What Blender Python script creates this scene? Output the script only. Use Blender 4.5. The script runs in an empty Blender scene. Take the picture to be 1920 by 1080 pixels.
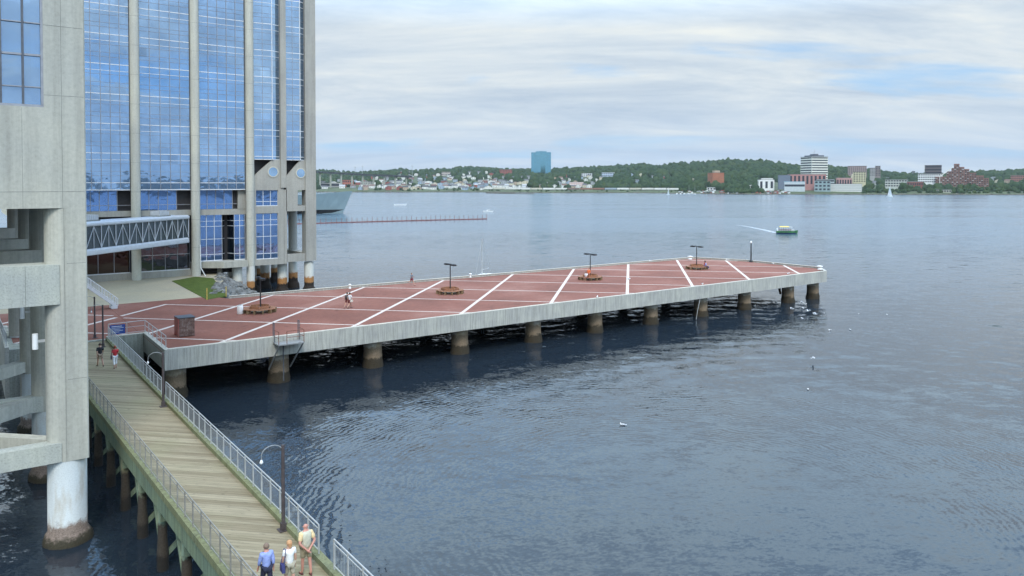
import bpy, bmesh, math, random
import numpy as np
from mathutils import Vector, Matrix, noise as mnoise
R = math.radians
random.seed(7); rng = np.random.RandomState(7)
SC = bpy.context.scene
COL = SC.collection

# ------------------------------------------------------------------ camera, sky, sun, exposure
F = 1416.0; CX = 960.0; YH = 346.0; HC = 17.4
A = math.atan(1946 / F); PT = R(1.2); CY = YH + F * math.tan(PT)
ca, sa = math.cos(A), math.sin(A)
FW = Vector((ca * math.cos(PT), sa * math.cos(PT), -math.sin(PT)))
RT = Vector((sa, -ca, 0)); UP = Vector((ca * math.sin(PT), sa * math.sin(PT), math.cos(PT)))
cam = bpy.data.cameras.new('camera'); camo = bpy.data.objects.new('camera', cam); COL.objects.link(camo)
cam.sensor_width = 36; cam.lens = 36 * F / 1920; cam.shift_y = -(540 - CY) / 1920
cam.clip_start = .5; cam.clip_end = 20000
m = Matrix((RT, UP, -FW)).transposed().to_4x4(); m.translation = Vector((0, 0, HC)); camo.matrix_world = m
SC.camera = camo
SC.view_settings.view_transform = 'Standard'; SC.view_settings.look = 'None'
SC.view_settings.gamma = 1; SC.view_settings.exposure = 0.85; SC.view_settings.use_curve_mapping = False
SC.cycles.max_bounces = 6; SC.cycles.glossy_bounces = 4; SC.cycles.diffuse_bounces = 3
SC.cycles.volume_bounces = 0; SC.cycles.caustics_reflective = False; SC.cycles.caustics_refractive = False

SUN_EL, SUN_AZ = 50.0, 243.0      # azimuth measured from +x counter clockwise: behind the camera, to its left
sd = Vector((math.cos(R(SUN_EL)) * math.cos(R(SUN_AZ)), math.cos(R(SUN_EL)) * math.sin(R(SUN_AZ)), math.sin(R(SUN_EL))))
sl = bpy.data.lights.new('sun', 'SUN'); sl.energy = 1.35; sl.angle = R(18); sl.color = (1, .95, .86)
so = bpy.data.objects.new('sun', sl); COL.objects.link(so); so.rotation_euler = sd.to_track_quat('Z', 'Y').to_euler()

W = bpy.data.worlds.new('World'); SC.world = W; W.use_nodes = True
def nodes(nt):
    nt.nodes.clear()
    def N(t, **k):
        n = nt.nodes.new(t)
        for a, b in k.items():
            if a == 'i':
                for key, v in b.items():
                    if isinstance(v, bpy.types.NodeSocket): nt.links.new(v, n.inputs[key])
                    else: n.inputs[key].default_value = v
            else: setattr(n, a, b)
        return n
    return N
def mathn(N, op, a, b=0.0, clamp=False):
    n = N('ShaderNodeMath', operation=op, use_clamp=clamp, i={0: a, 1: b}); return n.outputs[0]
def ramp(N, fac, stops, interp='LINEAR'):
    n = N('ShaderNodeValToRGB', i={0: fac}); cr = n.color_ramp; cr.interpolation = interp
    while len(cr.elements) < len(stops): cr.elements.new(.5)
    for e, (p, c) in zip(cr.elements, stops):
        e.position = p; e.color = (*c, 1) if len(c) == 3 else c
    return n.outputs[0]
def g(v): return (v, v, v)
def mixc(N, f, a, b, mode='MIX'):
    n = N('ShaderNodeMix', data_type='RGBA', blend_type=mode); nt = n.id_data
    for s, v in ((0, f), (6, a), (7, b)):
        if isinstance(v, bpy.types.NodeSocket): nt.links.new(v, n.inputs[s])
        elif s == 0: n.inputs[s].default_value = v
        else: n.inputs[s].default_value = (*v, 1)
    return n.outputs[2]

def build_sky():
    nt = W.node_tree; N = nodes(nt)
    sky = N('ShaderNodeTexSky', sky_type='NISHITA', sun_disc=False, sun_elevation=R(SUN_EL), sun_rotation=R(90 - SUN_AZ))
    tc = N('ShaderNodeTexCoord'); sp = N('ShaderNodeSeparateXYZ', i={0: tc.outputs['Generated']})
    z = mathn(N, 'MAXIMUM', sp.outputs[2], 0.0)
    den = mathn(N, 'ADD', z, 0.17)
    x = mathn(N, 'DIVIDE', sp.outputs[0], den); y = mathn(N, 'DIVIDE', sp.outputs[1], den)
    # rotate so the first axis runs across the view (cloud bands lie level above the far shore)
    ac = mathn(N, 'ADD', mathn(N, 'MULTIPLY', x, sa * .42), mathn(N, 'MULTIPLY', y, -ca * .42))
    al = mathn(N, 'ADD', mathn(N, 'MULTIPLY', x, ca), mathn(N, 'MULTIPLY', y, sa))
    v = N('ShaderNodeCombineXYZ', i={0: ac, 1: al, 2: 30.2}).outputs[0]
    n1 = N('ShaderNodeTexNoise', i={'Vector': v, 'Scale': 1.15, 'Detail': 9.0, 'Roughness': .55, 'Distortion': .35}).outputs['Fac']
    v2 = N('ShaderNodeVectorMath', operation='ADD', i={0: v, 1: (13.1, 4.2, 0)}).outputs[0]
    n2 = N('ShaderNodeTexNoise', i={'Vector': v2, 'Scale': 1.9, 'Detail': 10.0, 'Roughness': .66, 'Distortion': .45}).outputs['Fac']
    cover = ramp(N, n1, [(.0, g(0)), (.325, g(0)), (.42, g(1)), (1, g(1))])
    shade = ramp(N, n2, [(.33, (.43, .52, .63)), (.45, (.535, .615, .69)), (.55, (.64, .70, .735)), (.67, (.77, .795, .76))])
    low = ramp(N, z, [(0, g(1)), (.035, g(.75)), (.13, g(0))], 'EASE')
    gap = ramp(N, z, [(0, (.36, .53, .73)), (.06, (.36, .60, .86)), (.3, (.24, .48, .84)), (1, (.12, .3, .66))])
    nis = mixc(N, 1.0, sky.outputs[0], (.1, .1, .1), 'MULTIPLY')
    gap = mixc(N, .15, gap, nis)
    shade = mixc(N, mathn(N, 'MULTIPLY', low, .55), shade, (.42, .56, .74))
    # sky overhead is brightened to lift the water reflections and ambient light
    c = mixc(N, cover, gap, shade)
    up = ramp(N, z, [(0, g(.295)), (.2, g(.325)), (.40, (.70, .86, 1.0)), (1, (.74, .76, .82))])
    c = mixc(N, 1.0, c, up, 'MULTIPLY')
    c = mixc(N, 1.0, c, (20, 20, 20), 'MULTIPLY')
    bg = N('ShaderNodeBackground', i={'Color': c, 'Strength': .1})
    out = N('ShaderNodeOutputWorld', i={0: bg.outputs[0]})
build_sky()

# ------------------------------------------------------------------ picture <-> place helpers
def ray(x, y): return FW + RT * ((x - CX) / F) - UP * ((y - CY) / F)
def atz(x, y, z):
    r = ray(x, y); t = (z - HC) / r.z; return Vector((r.x * t, r.y * t, z))
def atd(px, d, z=0.0):
    p = Vector((ca, sa, 0)) * d + RT * ((px - CX) / F * d); p.z = z; return p
def zat(y, d): return HC - (y - YH) * d / F

# ------------------------------------------------------------------ materials
MATS = {}
def new_mat(name):
    mt = bpy.data.materials.new(name); mt.use_nodes = True; MATS[name] = mt
    return mt, nodes(mt.node_tree)
def finish(N, color, rough=.8, metallic=0.0, bump=None, bdist=.01, bstr=1.0, spec=.5, **kw):
    i = {'Base Color': color if isinstance(color, bpy.types.NodeSocket) else (*color, 1), 'Roughness': rough, 'Metallic': metallic, 'Specular IOR Level': spec}
    i.update(kw)
    if bump is not None:
        b = N('ShaderNodeBump', i={'Height': bump, 'Distance': bdist, 'Strength': bstr}); i['Normal'] = b.outputs[0]
    p = N('ShaderNodeBsdfPrincipled', i=i); N('ShaderNodeOutputMaterial', i={0: p.outputs[0]})
def pos(N, sx=1, sy=1, sz=1):
    gm = N('ShaderNodeNewGeometry')
    return N('ShaderNodeVectorMath', operation='MULTIPLY', i={0: gm.outputs['Position'], 1: (sx, sy, sz)}).outputs[0]
def noise(N, vec, scale, detail=4.0, rough=.55, dist=0.0):
    return N('ShaderNodeTexNoise', i={'Vector': vec, 'Scale': scale, 'Detail': detail, 'Roughness': rough, 'Distortion': dist}).outputs['Fac']
def plain(name, c, rough=.7, var=.25, scale=4.0, metallic=0.0, spec=.5, bump=0.0):
    if name in MATS: return MATS[name]
    mt, N = new_mat(name)
    n = noise(N, pos(N), scale, 5.0)
    lo = tuple(v * (1 - var) for v in c); hi = tuple(min(1, v * (1 + var)) for v in c)
    col = ramp(N, n, [(.3, lo), (.7, hi)])
    finish(N, col, rough, metallic, n if bump else None, bump, 1.0, spec)
    return mt
def concrete(name, c, streak=.35, warm=(1, .97, .9), scale=1.0, dark=.5):
    mt, N = new_mat(name)
    big = noise(N, pos(N), .35 * scale, 4.0); fine = noise(N, pos(N), 9.0 * scale, 6.0, .7)
    st = noise(N, pos(N, 2.2, 2.2, .12), 1.6 * scale, 5.0, .65)
    col = ramp(N, big, [(.3, tuple(v * .88 for v in c)), (.7, tuple(v * 1.08 * w for v, w in zip(c, warm)))])
    s = ramp(N, st, [(.36, g(1 - streak)), (.58, g(1.0))])
    f = ramp(N, fine, [(.25, g(dark)), (.5, g(.95)), (.75, g(1.06))])
    col = mixc(N, 1.0, mixc(N, 1.0, col, s, 'MULTIPLY'), f, 'MULTIPLY')
    finish(N, col, .88, 0, fine, .006, .8, .3); return mt
def tidal(name, top, mid, low, z1, z2, rust=.6):
    "concrete pile: clean above z2, stained mid band, weed and mussels below z1"
    mt, N = new_mat(name)
    gm = N('ShaderNodeNewGeometry'); z = N('ShaderNodeSeparateXYZ', i={0: gm.outputs['Position']}).outputs[2]
    n = noise(N, pos(N), 2.2, 5.0, .65); n3 = noise(N, pos(N), 14.0, 4.0, .7); st = noise(N, pos(N, 1.1, 1.1, .3), 1.2, 4.0)
    zz = mathn(N, 'ADD', z, mathn(N, 'MULTIPLY', mathn(N, 'SUBTRACT', n, .5), 1.1))
    a = mathn(N, 'SMOOTH_MIN', mathn(N, 'MAXIMUM', mathn(N, 'DIVIDE', mathn(N, 'SUBTRACT', zz, z2 - .12), .25), 0), 1)
    b = mathn(N, 'SMOOTH_MIN', mathn(N, 'MAXIMUM', mathn(N, 'DIVIDE', mathn(N, 'SUBTRACT', zz, z1 - .1), .2), 0), 1)
    tp = mixc(N, ramp(N, st, [(.36, g(rust)), (.52, g(0))]), top, (.34, .24, .11))
    c = mixc(N, a, mid, tp); c = mixc(N, b, low, c)
    c = mixc(N, 1.0, c, mixc(N, a, ramp(N, n3, [(.3, g(.5)), (.65, g(1.1))]), ramp(N, n3, [(.3, g(.88)), (.6, g(1.02))])), 'MULTIPLY')
    finish(N, c, .85, 0, n3, .02, 1.0, .3); return mt

M_conc = concrete('weathered_concrete', (.43, .45, .40))
M_conc2 = concrete('tower_concrete', (.50, .50, .445), .20, (1, .97, .90), .55, .8)
M_colm = concrete('column_concrete', (.55, .55, .49), .12, (1, .98, .92), .6, .8)
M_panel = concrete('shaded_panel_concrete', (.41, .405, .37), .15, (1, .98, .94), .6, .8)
M_fascia = concrete('fascia_concrete', (.49, .49, .455), .30, (1, 1, .94), 2.2, .6)
M_beam = concrete('blotched_concrete', (.47, .49, .45), .12, (1, .98, .9), 1.4, .62)
M_kerb = concrete('kerb_concrete', (.62, .61, .55), .15)
M_plaza = concrete('plaza_concrete', (.44, .39, .29), .0, (1, .95, .85), .4, .8)
M_joint = plain('joint_dark', (.2, .21, .19), .9)
M_pile = tidal('pier_pile', (.44, .42, .36), (.24, .18, .12), (.05, .04, .025), .9, 2.0)
M_pier_shade = tidal('shaded_under_pier', (.13, .12, .10), (.07, .05, .03), (.03, .025, .02), .9, 2.0)  # under-pier shade put into the colour: much darker copy of the pier pile
M_pile2 = tidal('tower_pile', (.66, .66, .60), (.45, .22, .08), (.035, .026, .02), 1.7, 2.6, .1)
M_pile3 = tidal('corner_pile', (.62, .66, .65), (.27, .21, .17), (.055, .048, .03), .45, 1.0, .5)

def water_mat():
    mt, N = new_mat('harbour_water')
    p = pos(N)
    def rot(ang, sx, sy):
        return N('ShaderNodeMapping', vector_type='TEXTURE', i={0: p, 2: (0, 0, R(ang)), 3: (sx, sy, 1)}).outputs[0]
    def nc(vec, scale, detail, rough, dist):
        n = N('ShaderNodeTexNoise', i={'Vector': vec, 'Scale': scale, 'Detail': detail, 'Roughness': rough, 'Distortion': dist}).outputs['Color']
        return N('ShaderNodeVectorMath', operation='SUBTRACT', i={0: n, 1: (.5, .5, .5)}).outputs[0]
    def sc(v, f): return N('ShaderNodeVectorMath', operation='SCALE', i={0: v, 'Scale': f}).outputs[0]
    def ad(a, b): return N('ShaderNodeVectorMath', operation='ADD', i={0: a, 1: b}).outputs[0]
    n4 = noise(N, rot(-36, 5.0, 1), .03, 4.0, .5, .6)
    n5 = noise(N, rot(-36, 7.0, 1), .008, 3.0, .5, .4)
    streak = noise(N, rot(-36, 9.0, 1), .022, 5.0, .6, .8)
    patch = ramp(N, n4, [(.36, g(.6)), (.62, g(1.0))])
    fine = nc(rot(-25, 1.7, 1), 6.5, 3.0, .6, .4); mid = nc(rot(-42, 2.2, 1), 1.7, 4.0, .6, .5); big = nc(rot(-30, 2.6, 1), .42, 3.0, .5, .6)
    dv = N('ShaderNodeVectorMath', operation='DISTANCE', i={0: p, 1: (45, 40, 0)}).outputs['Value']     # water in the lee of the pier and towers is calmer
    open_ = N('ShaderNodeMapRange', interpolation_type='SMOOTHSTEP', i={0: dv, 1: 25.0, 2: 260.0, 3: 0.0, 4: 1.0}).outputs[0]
    v = ad(sc(fine, .46), sc(mid, .40)); v = sc(v, patch); v = ad(v, sc(big, .20)); v = sc(v, mathn(N, 'ADD', mathn(N, 'MULTIPLY', open_, .12), .54))
    # old boat wakes: curved ripple trains
    def rings(c0, wl_, amp, r0, r1, soft):
        dvec = N('ShaderNodeVectorMath', operation='SUBTRACT', i={0: p, 1: (*c0, 0)}).outputs[0]
        r = N('ShaderNodeVectorMath', operation='LENGTH', i={0: dvec}).outputs['Value']
        rr = mathn(N, 'ADD', r, mathn(N, 'MULTIPLY', noise(N, rot(0, 1, 1), .5, 3.0, .55), soft))
        w = mathn(N, 'COSINE', mathn(N, 'MULTIPLY', rr, 2 * math.pi / wl_))
        up_ = N('ShaderNodeMapRange', interpolation_type='SMOOTHSTEP', i={0: r, 1: r0[0], 2: r0[1], 3: 0.0, 4: 1.0}).outputs[0]
        dn = N('ShaderNodeMapRange', interpolation_type='SMOOTHSTEP', i={0: r, 1: r1[0], 2: r1[1], 3: 1.0, 4: 0.0}).outputs[0]
        m_ = mathn(N, 'MULTIPLY', mathn(N, 'MULTIPLY', up_, dn), ramp(N, noise(N, p, .16, 3.0, .6), [(.35, g(.15)), (.6, g(1))]))
        return sc(N('ShaderNodeVectorMath', operation='NORMALIZE', i={0: dvec}).outputs[0], mathn(N, 'MULTIPLY', mathn(N, 'MULTIPLY', w, amp), m_))
    v = ad(v, rings((31, 27), .42, .075, (8, 15), (24, 34), 1.6)); v = ad(v, rings((48, 18), 3.4, .028, (10, 30), (60, 95), 5.0)); v = ad(v, rings((120, 30), 5.2, .026, (5, 20), (60, 110), 6.0))
    v = N('ShaderNodeVectorMath', operation='MULTIPLY', i={0: v, 1: (1, 1, 0)}).outputs[0]
    nrm = N('ShaderNodeVectorMath', operation='NORMALIZE', i={0: ad(v, (0, 0, 1))}).outputs[0]
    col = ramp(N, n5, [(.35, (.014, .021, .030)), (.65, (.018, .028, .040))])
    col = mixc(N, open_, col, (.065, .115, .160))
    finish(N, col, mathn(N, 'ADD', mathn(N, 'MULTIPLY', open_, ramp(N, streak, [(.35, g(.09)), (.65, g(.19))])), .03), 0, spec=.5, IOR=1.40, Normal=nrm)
    return mt
M_water = water_mat()

def red_mat():
    mt, N = new_mat('red_paving')
    a = noise(N, pos(N), .12, 5.0, .6); b = noise(N, pos(N), 2.5, 5.0, .7)
    br = N('ShaderNodeTexBrick', i={'Vector': pos(N), 'Scale': 2.4, 'Mortar Size': .02, 'Color1': (1, 1, 1, 1), 'Color2': (.86, .86, .86, 1), 'Mortar': (.7, .7, .7, 1)}).outputs[0]
    c = ramp(N, a, [(.32, (.205, .080, .056)), (.5, (.26, .102, .072)), (.68, (.32, .155, .118))])
    c = mixc(N, .6, c, br, 'MULTIPLY')
    c = mixc(N, 1.0, c, ramp(N, b, [(.3, g(.80)), (.7, g(1.08))]), 'MULTIPLY')
    st = noise(N, pos(N), .55, 6.0, .72, 1.2); c = mixc(N, 1.0, c, ramp(N, st, [(.30, g(.62)), (.42, g(1)), (.66, g(1)), (.78, g(1.22))]), 'MULTIPLY')
    sx = noise(N, pos(N, 1, 1, 1), 7.0, 2.0, .5); c = mixc(N, ramp(N, sx, [(.74, g(0)), (.78, g(.6))]), c, (.5, .45, .42))
    finish(N, c, .8, 0, b, .004, .5, .3); return mt
M_red = red_mat()
def line_mat():
    mt, N = new_mat('worn_white_line')
    b = noise(N, pos(N), 3.0, 6.0, .75)
    c = ramp(N, b, [(.30, (.36, .24, .20)), (.44, (.58, .51, .46)), (.7, (.72, .67, .61))])
    finish(N, c, .8); return mt
M_line = line_mat()
def wood_mat():
    mt, N = new_mat('boardwalk_planks')
    p = pos(N)
    q = N('ShaderNodeMapping', vector_type='POINT', i={0: p, 2: (0, 0, R(45))}).outputs[0]  # planks laid on the diagonal
    s = N('ShaderNodeSeparateXYZ', i={0: q})
    k = mathn(N, 'FLOOR', mathn(N, 'DIVIDE', s.outputs[1], .19))
    fr = mathn(N, 'FRACT', mathn(N, 'DIVIDE', s.outputs[1], .19))
    wn = N('ShaderNodeTexWhiteNoise', noise_dimensions='1D', i={'W': k}).outputs['Value']
    gr = noise(N, N('ShaderNodeVectorMath', operation='MULTIPLY', i={0: q, 1: (.7, 9, 1)}).outputs[0], 1.2, 6.0, .7)
    bg_ = noise(N, p, .25, 4.0)
    c = ramp(N, wn, [(0, (.225, .185, .118)), (.5, (.295, .25, .165)), (1, (.36, .31, .21))])
    c = mixc(N, 1.0, c, ramp(N, gr, [(.3, g(.72)), (.55, g(1)), (.8, g(1.12))]), 'MULTIPLY')
    c = mixc(N, ramp(N, bg_, [(.45, g(0)), (.75, g(.5))]), c, (.25, .25, .14))
    kn = noise(N, N('ShaderNodeVectorMath', operation='MULTIPLY', i={0: q, 1: (2.2, 8, 1)}).outputs[0], 1.0, 3.0, .5)
    c = mixc(N, ramp(N, kn, [(.64, g(0)), (.72, g(.55))]), c, (.09, .075, .05))
    gapv = mathn(N, 'LESS_THAN', fr, .06)
    c = mixc(N, mathn(N, 'MULTIPLY', gapv, .75), c, (.07, .06, .04))
    finish(N, c, .85, 0, gr, .004, .6, .25); return mt
M_wood = wood_mat()
M_mossy = concrete('mossy_timber', (.235, .255, .15), .35, (1, .95, .8), 2.0, .55)
M_moss2 = concrete('pale_green_timber', (.22, .30, .22), .4, (1, .9, .75), 2.0, .5)
M_rail = plain('galvanised_rail', (.50, .51, .50), .45, .12, 6, .35)
M_raild = plain('weathered_rail', (.27, .26, .23), .6, .2, 6, .2)
M_black = plain('black_metal', (.018, .019, .022), .45, .2, 6)
M_white = plain('white_paint', (.78, .79, .78), .5, .06, 3)
M_rust = plain('rusty_metal', (.20, .08, .055), .7, .4, 5)
M_grey = plain('grey_metal', (.30, .31, .31), .5, .2, 5, .3)

def glass_mat(name, c, wob=.012, sc=.5, rough=.03):
    mt, N = new_mat(name)
    n = noise(N, pos(N), sc, 2.0, .5, .5); v = noise(N, pos(N, .25, .25, .33), 1.0, 2.0)
    col = ramp(N, v, [(.3, tuple(x * .86 for x in c)), (.7, tuple(min(1, x * 1.1) for x in c))])
    cell = N('ShaderNodeVectorMath', operation='FLOOR', i={0: pos(N, .752, .0, 1 / 1.36)}).outputs[0]
    wn = N('ShaderNodeTexWhiteNoise', noise_dimensions='3D', i={'Vector': cell})
    col = mixc(N, 1.0, col, ramp(N, wn.outputs['Value'], [(0, g(.75)), (.012, g(.95)), (.6, g(1.0)), (.985, g(1.03)), (1, g(1.25))]), 'MULTIPLY')
    b = N('ShaderNodeBump', i={'Height': n, 'Distance': wob, 'Strength': 1.0}).outputs[0]
    tl = N('ShaderNodeVectorMath', operation='SCALE', i={0: N('ShaderNodeVectorMath', operation='SUBTRACT', i={0: wn.outputs['Color'], 1: (.5, .5, .5)}).outputs[0], 'Scale': .005}).outputs[0]
    nn = N('ShaderNodeVectorMath', operation='NORMALIZE', i={0: N('ShaderNodeVectorMath', operation='ADD', i={0: b, 1: tl}).outputs[0]}).outputs[0]
    finish(N, col, rough, .92, Normal=nn); return mt
M_glass = glass_mat('blue_mirror_glass', (.36, .53, .76))
M_glass2 = glass_mat('blue_mirror_glass_lower', (.22, .36, .66), .014, .4)
M_glass3 = glass_mat('dark_lobby_glass', (.12, .125, .15), .03, .4)
M_mull = plain('mullion_grey', (.30, .31, .34), .5, .15, 3, .2)
M_mullw = plain('mullion_white', (.72, .74, .76), .5, .08, 3, .1)
M_mulld = plain('mullion_dark', (.10, .11, .13), .5, .2, 3, .2)
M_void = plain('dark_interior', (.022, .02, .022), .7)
def grass_mat():
    mt, N = new_mat('lawn'); a = noise(N, pos(N), 1.2, 6.0, .7); b = noise(N, pos(N), 14, 4, .7)
    c = ramp(N, a, [(.3, (.055, .085, .014)), (.7, (.115, .15, .03))]); c = mixc(N, 1.0, c, ramp(N, b, [(.3, g(.7)), (.7, g(1.2))]), 'MULTIPLY')
    finish(N, c, .9, 0, b, .04, 1.0, .2); return mt
M_grass = grass_mat()

# ------------------------------------------------------------------ mesh helpers
class MB:
    def __init__(s): s.v = []; s.f = []; s.m = []; s.sm = []; s.mi = 0; s.smooth = False
    def add(s, vs, fs):
        o = len(s.v); s.v += [tuple(v) for v in vs]
        for f in fs: s.f.append([i + o for i in f]); s.m.append(s.mi); s.sm.append(s.smooth)
        return s
    def box(s, x0, x1, y0, y1, z0, z1):
        return s.add([(x0, y0, z0), (x1, y0, z0), (x1, y1, z0), (x0, y1, z0), (x0, y0, z1), (x1, y0, z1), (x1, y1, z1), (x0, y1, z1)],
                     [(0, 3, 2, 1), (4, 5, 6, 7), (0, 1, 5, 4), (1, 2, 6, 5), (2, 3, 7, 6), (3, 0, 4, 7)])
    def obox(s, c, ax, ay, hx, hy, z0, z1):
        "box with horizontal axes ax, ay"
        c = Vector((c[0], c[1], 0)); ax = Vector((ax[0], ax[1], 0)).normalized(); ay = Vector((ay[0], ay[1], 0)).normalized()
        q = [c + ax * (a * hx) + ay * (b * hy) for a, b in ((-1, -1), (1, -1), (1, 1), (-1, 1))]
        return s.prism([(p.x, p.y) for p in q], z0, z1)
    def prism(s, pts, z0, z1):
        n = len(pts); ar = sum(pts[i][0] * pts[(i + 1) % n][1] - pts[(i + 1) % n][0] * pts[i][1] for i in range(n))
        if ar < 0: pts = pts[::-1]
        return s.add([(x, y, z0) for x, y in pts] + [(x, y, z1) for x, y in pts],
                     [tuple(range(n))[::-1], tuple(range(n, 2 * n))] + [(i, (i + 1) % n, n + (i + 1) % n, n + i) for i in range(n)])
    def vprism(s, pts, y0, y1):
        "polygon in the x-z plane given thickness along y"
        n = len(pts); ar = sum(pts[i][0] * pts[(i + 1) % n][1] - pts[(i + 1) % n][0] * pts[i][1] for i in range(n))
        if ar < 0: pts = pts[::-1]
        return s.add([(x, y0, z) for x, z in pts] + [(x, y1, z) for x, z in pts],
                     [tuple(range(n)), tuple(range(n, 2 * n))[::-1]] + [((i + 1) % n, i, n + i, n + (i + 1) % n) for i in range(n)])
    def tube(s, p0, p1, r0, r1=None, n=8, cap=True):
        r1 = r0 if r1 is None else r1; p0 = Vector(p0); p1 = Vector(p1); d = (p1 - p0).normalized()
        a = d.orthogonal().normalized(); b = d.cross(a); vs = []
        for p, r in ((p0, r0), (p1, r1)):
            for i in range(n):
                t = 2 * math.pi * i / n; vs.append(p + a * (r * math.cos(t)) + b * (r * math.sin(t)))
        fs = [(i, (i + 1) % n, n + (i + 1) % n, n + i) for i in range(n)]
        sm = s.smooth; s.smooth = n > 6; s.add(vs, fs); s.smooth = sm
        if cap: s.add(vs, [tuple(range(n))[::-1], tuple(range(n, 2 * n))])
        return s
    def bar(s, p0, p1, w, h):
        "square bar between two points"
        p0 = Vector(p0); p1 = Vector(p1); d = (p1 - p0).normalized()
        a = d.cross(Vector((0, 0, 1)))
        a = Vector((1, 0, 0)) if a.length < 1e-3 else a.normalized()
        b = a.cross(d).normalized(); vs = []
        for p in (p0, p1):
            for i, j in ((-1, -1), (1, -1), (1, 1), (-1, 1)): vs.append(p + a * (i * w / 2) + b * (j * h / 2))
        return s.add(vs, [(3, 2, 1, 0), (4, 5, 6, 7), (0, 1, 5, 4), (1, 2, 6, 5), (2, 3, 7, 6), (3, 0, 4, 7)])
    def path(s, pts, r, n=6):
        for a, b in zip(pts, pts[1:]): s.tube(a, b, r, n=n)
        return s
    def lathe(s, c, prof, n=20, rfun=None):
        vs = []; c = Vector(c)
        for (r, z) in prof:
            for i in range(n):
                t = 2 * math.pi * i / n; rr = r * (rfun(t, z) if rfun else 1)
                vs.append((c.x + rr * math.cos(t), c.y + rr * math.sin(t), c.z + z))
        fs = [(k * n + i, k * n + (i + 1) % n, (k + 1) * n + (i + 1) % n, (k + 1) * n + i) for k in range(len(prof) - 1) for i in range(n)]
        sm = s.smooth; s.smooth = True; s.add(vs, fs); s.smooth = sm
        L = len(prof) - 1; s.add(vs, [tuple(range(n))[::-1], tuple(L * n + i for i in range(n))]); return s
    def ball(s, c, rx, ry, rz, n=8, k=6, jit=0.0):
        vs = []; c = Vector(c)
        for j in range(k + 1):
            ph = math.pi * j / k - math.pi / 2
            for i in range(n):
                t = 2 * math.pi * i / n; q = 1 + (random.uniform(-jit, jit) if jit else 0)
                vs.append((c.x + rx * q * math.cos(ph) * math.cos(t), c.y + ry * q * math.cos(ph) * math.sin(t), c.z + rz * q * math.sin(ph)))
        fs = [(j * n + i, j * n + (i + 1) % n, (j + 1) * n + (i + 1) % n, (j + 1) * n + i) for j in range(k) for i in range(n)]
        sm = s.smooth; s.smooth = True; s.add(vs, fs); s.smooth = sm; return s
    def build(s, name, mat, parent=None):
        if parent is not None: o0 = wl(parent)
        else:
            vv = np.array(s.v); mn, mx = vv.min(0), vv.max(0); o0 = Vector(((mn[0] + mx[0]) / 2, (mn[1] + mx[1]) / 2, mn[2]))
        me = bpy.data.meshes.new(name)
        me.from_pydata([(x - o0.x, y - o0.y, z - o0.z) for x, y, z in s.v], [], s.f)
        for mm in (mat if isinstance(mat, (list, tuple)) else [mat]): me.materials.append(mm)
        me.polygons.foreach_set('material_index', s.m); me.polygons.foreach_set('use_smooth', s.sm); me.update()
        o = bpy.data.objects.new(name, me); COL.objects.link(o)
        if parent is not None: o.parent = parent
        else: o.location = o0
        return o
def wl(o):
    p = Vector((0, 0, 0))
    while o is not None: p += o.location; o = o.parent
    return p
def tag(o, label=None, cat=None, group=None, kind=None):
    for k, v in (('label', label), ('category', cat), ('group', group), ('kind', kind)):
        if v: o[k] = v
    return o
def thing(name, label, cat, loc=(0, 0, 0), group=None):
    o = bpy.data.objects.new(name, None); COL.objects.link(o); o.location = loc; o.empty_display_size = .3
    return tag(o, label, cat, group)
def copy_tree(o, parent=None):
    c = o.copy(); COL.objects.link(c); c.parent = parent
    for ch in list(o.children): copy_tree(ch, c)
    return c

# ------------------------------------------------------------------ ground, water
bm = bmesh.new()
def sheet(name, pts, z0, z1, mat, **k):
    o = MB().prism(pts, z0, z1).build(name, mat); return tag(o, kind='structure')
wm = MB(); wm.add([(-3400, -3400, 0), (5900, -3400, 0), (5900, 5900, 0), (-3400, 5900, 0)], [(0, 1, 2, 3)])
tag(wm.build('water', M_water), kind='structure')
# quay and plaza at the foot of the glass tower
NOTCH_V = 73.3
tag(MB().prism([(-90, 94.2), (23.6, 94.2), (24.6, 97), (30.5, 112), (31.5, 119), (12, 119), (12, 240), (-90, 240)], -3, 3.985).build('plaza', M_plaza), kind='structure')
tag(MB().prism([(-90, 86), (2.9, 86), (2.9, NOTCH_V), (12.75, NOTCH_V), (12.75, 94.18), (-90, 94.18)], -3, 3.98).build('quay_ground', [M_conc]), kind='structure')
tag(MB().prism([(-90, 86.4), (3.3, 86.4), (3.3, 76), (6, 73.8), (12.77, 73.8), (12.77, 94.19), (-90, 94.19)], 3.98, 3.992).build('red_pavement', M_red), kind='structure')
tag(MB().prism([(12.77, 91.42), (25, 91.42), (24, 94.19), (12.77, 94.19)], 3.0, 3.992).build('red_pavement', M_red), kind='structure')
gz = MB(); gp = [atz(322, 527, 4), atz(366, 519, 4), atz(400, 522, 4), atz(425, 555, 4), atz(388, 562, 4)]
cg = sum(gp, Vector()) / 5
tag(MB().prism([(p.x, p.y) for p in gp], 3.9, 4.03).build('lawn', M_grass), kind='structure')

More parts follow.
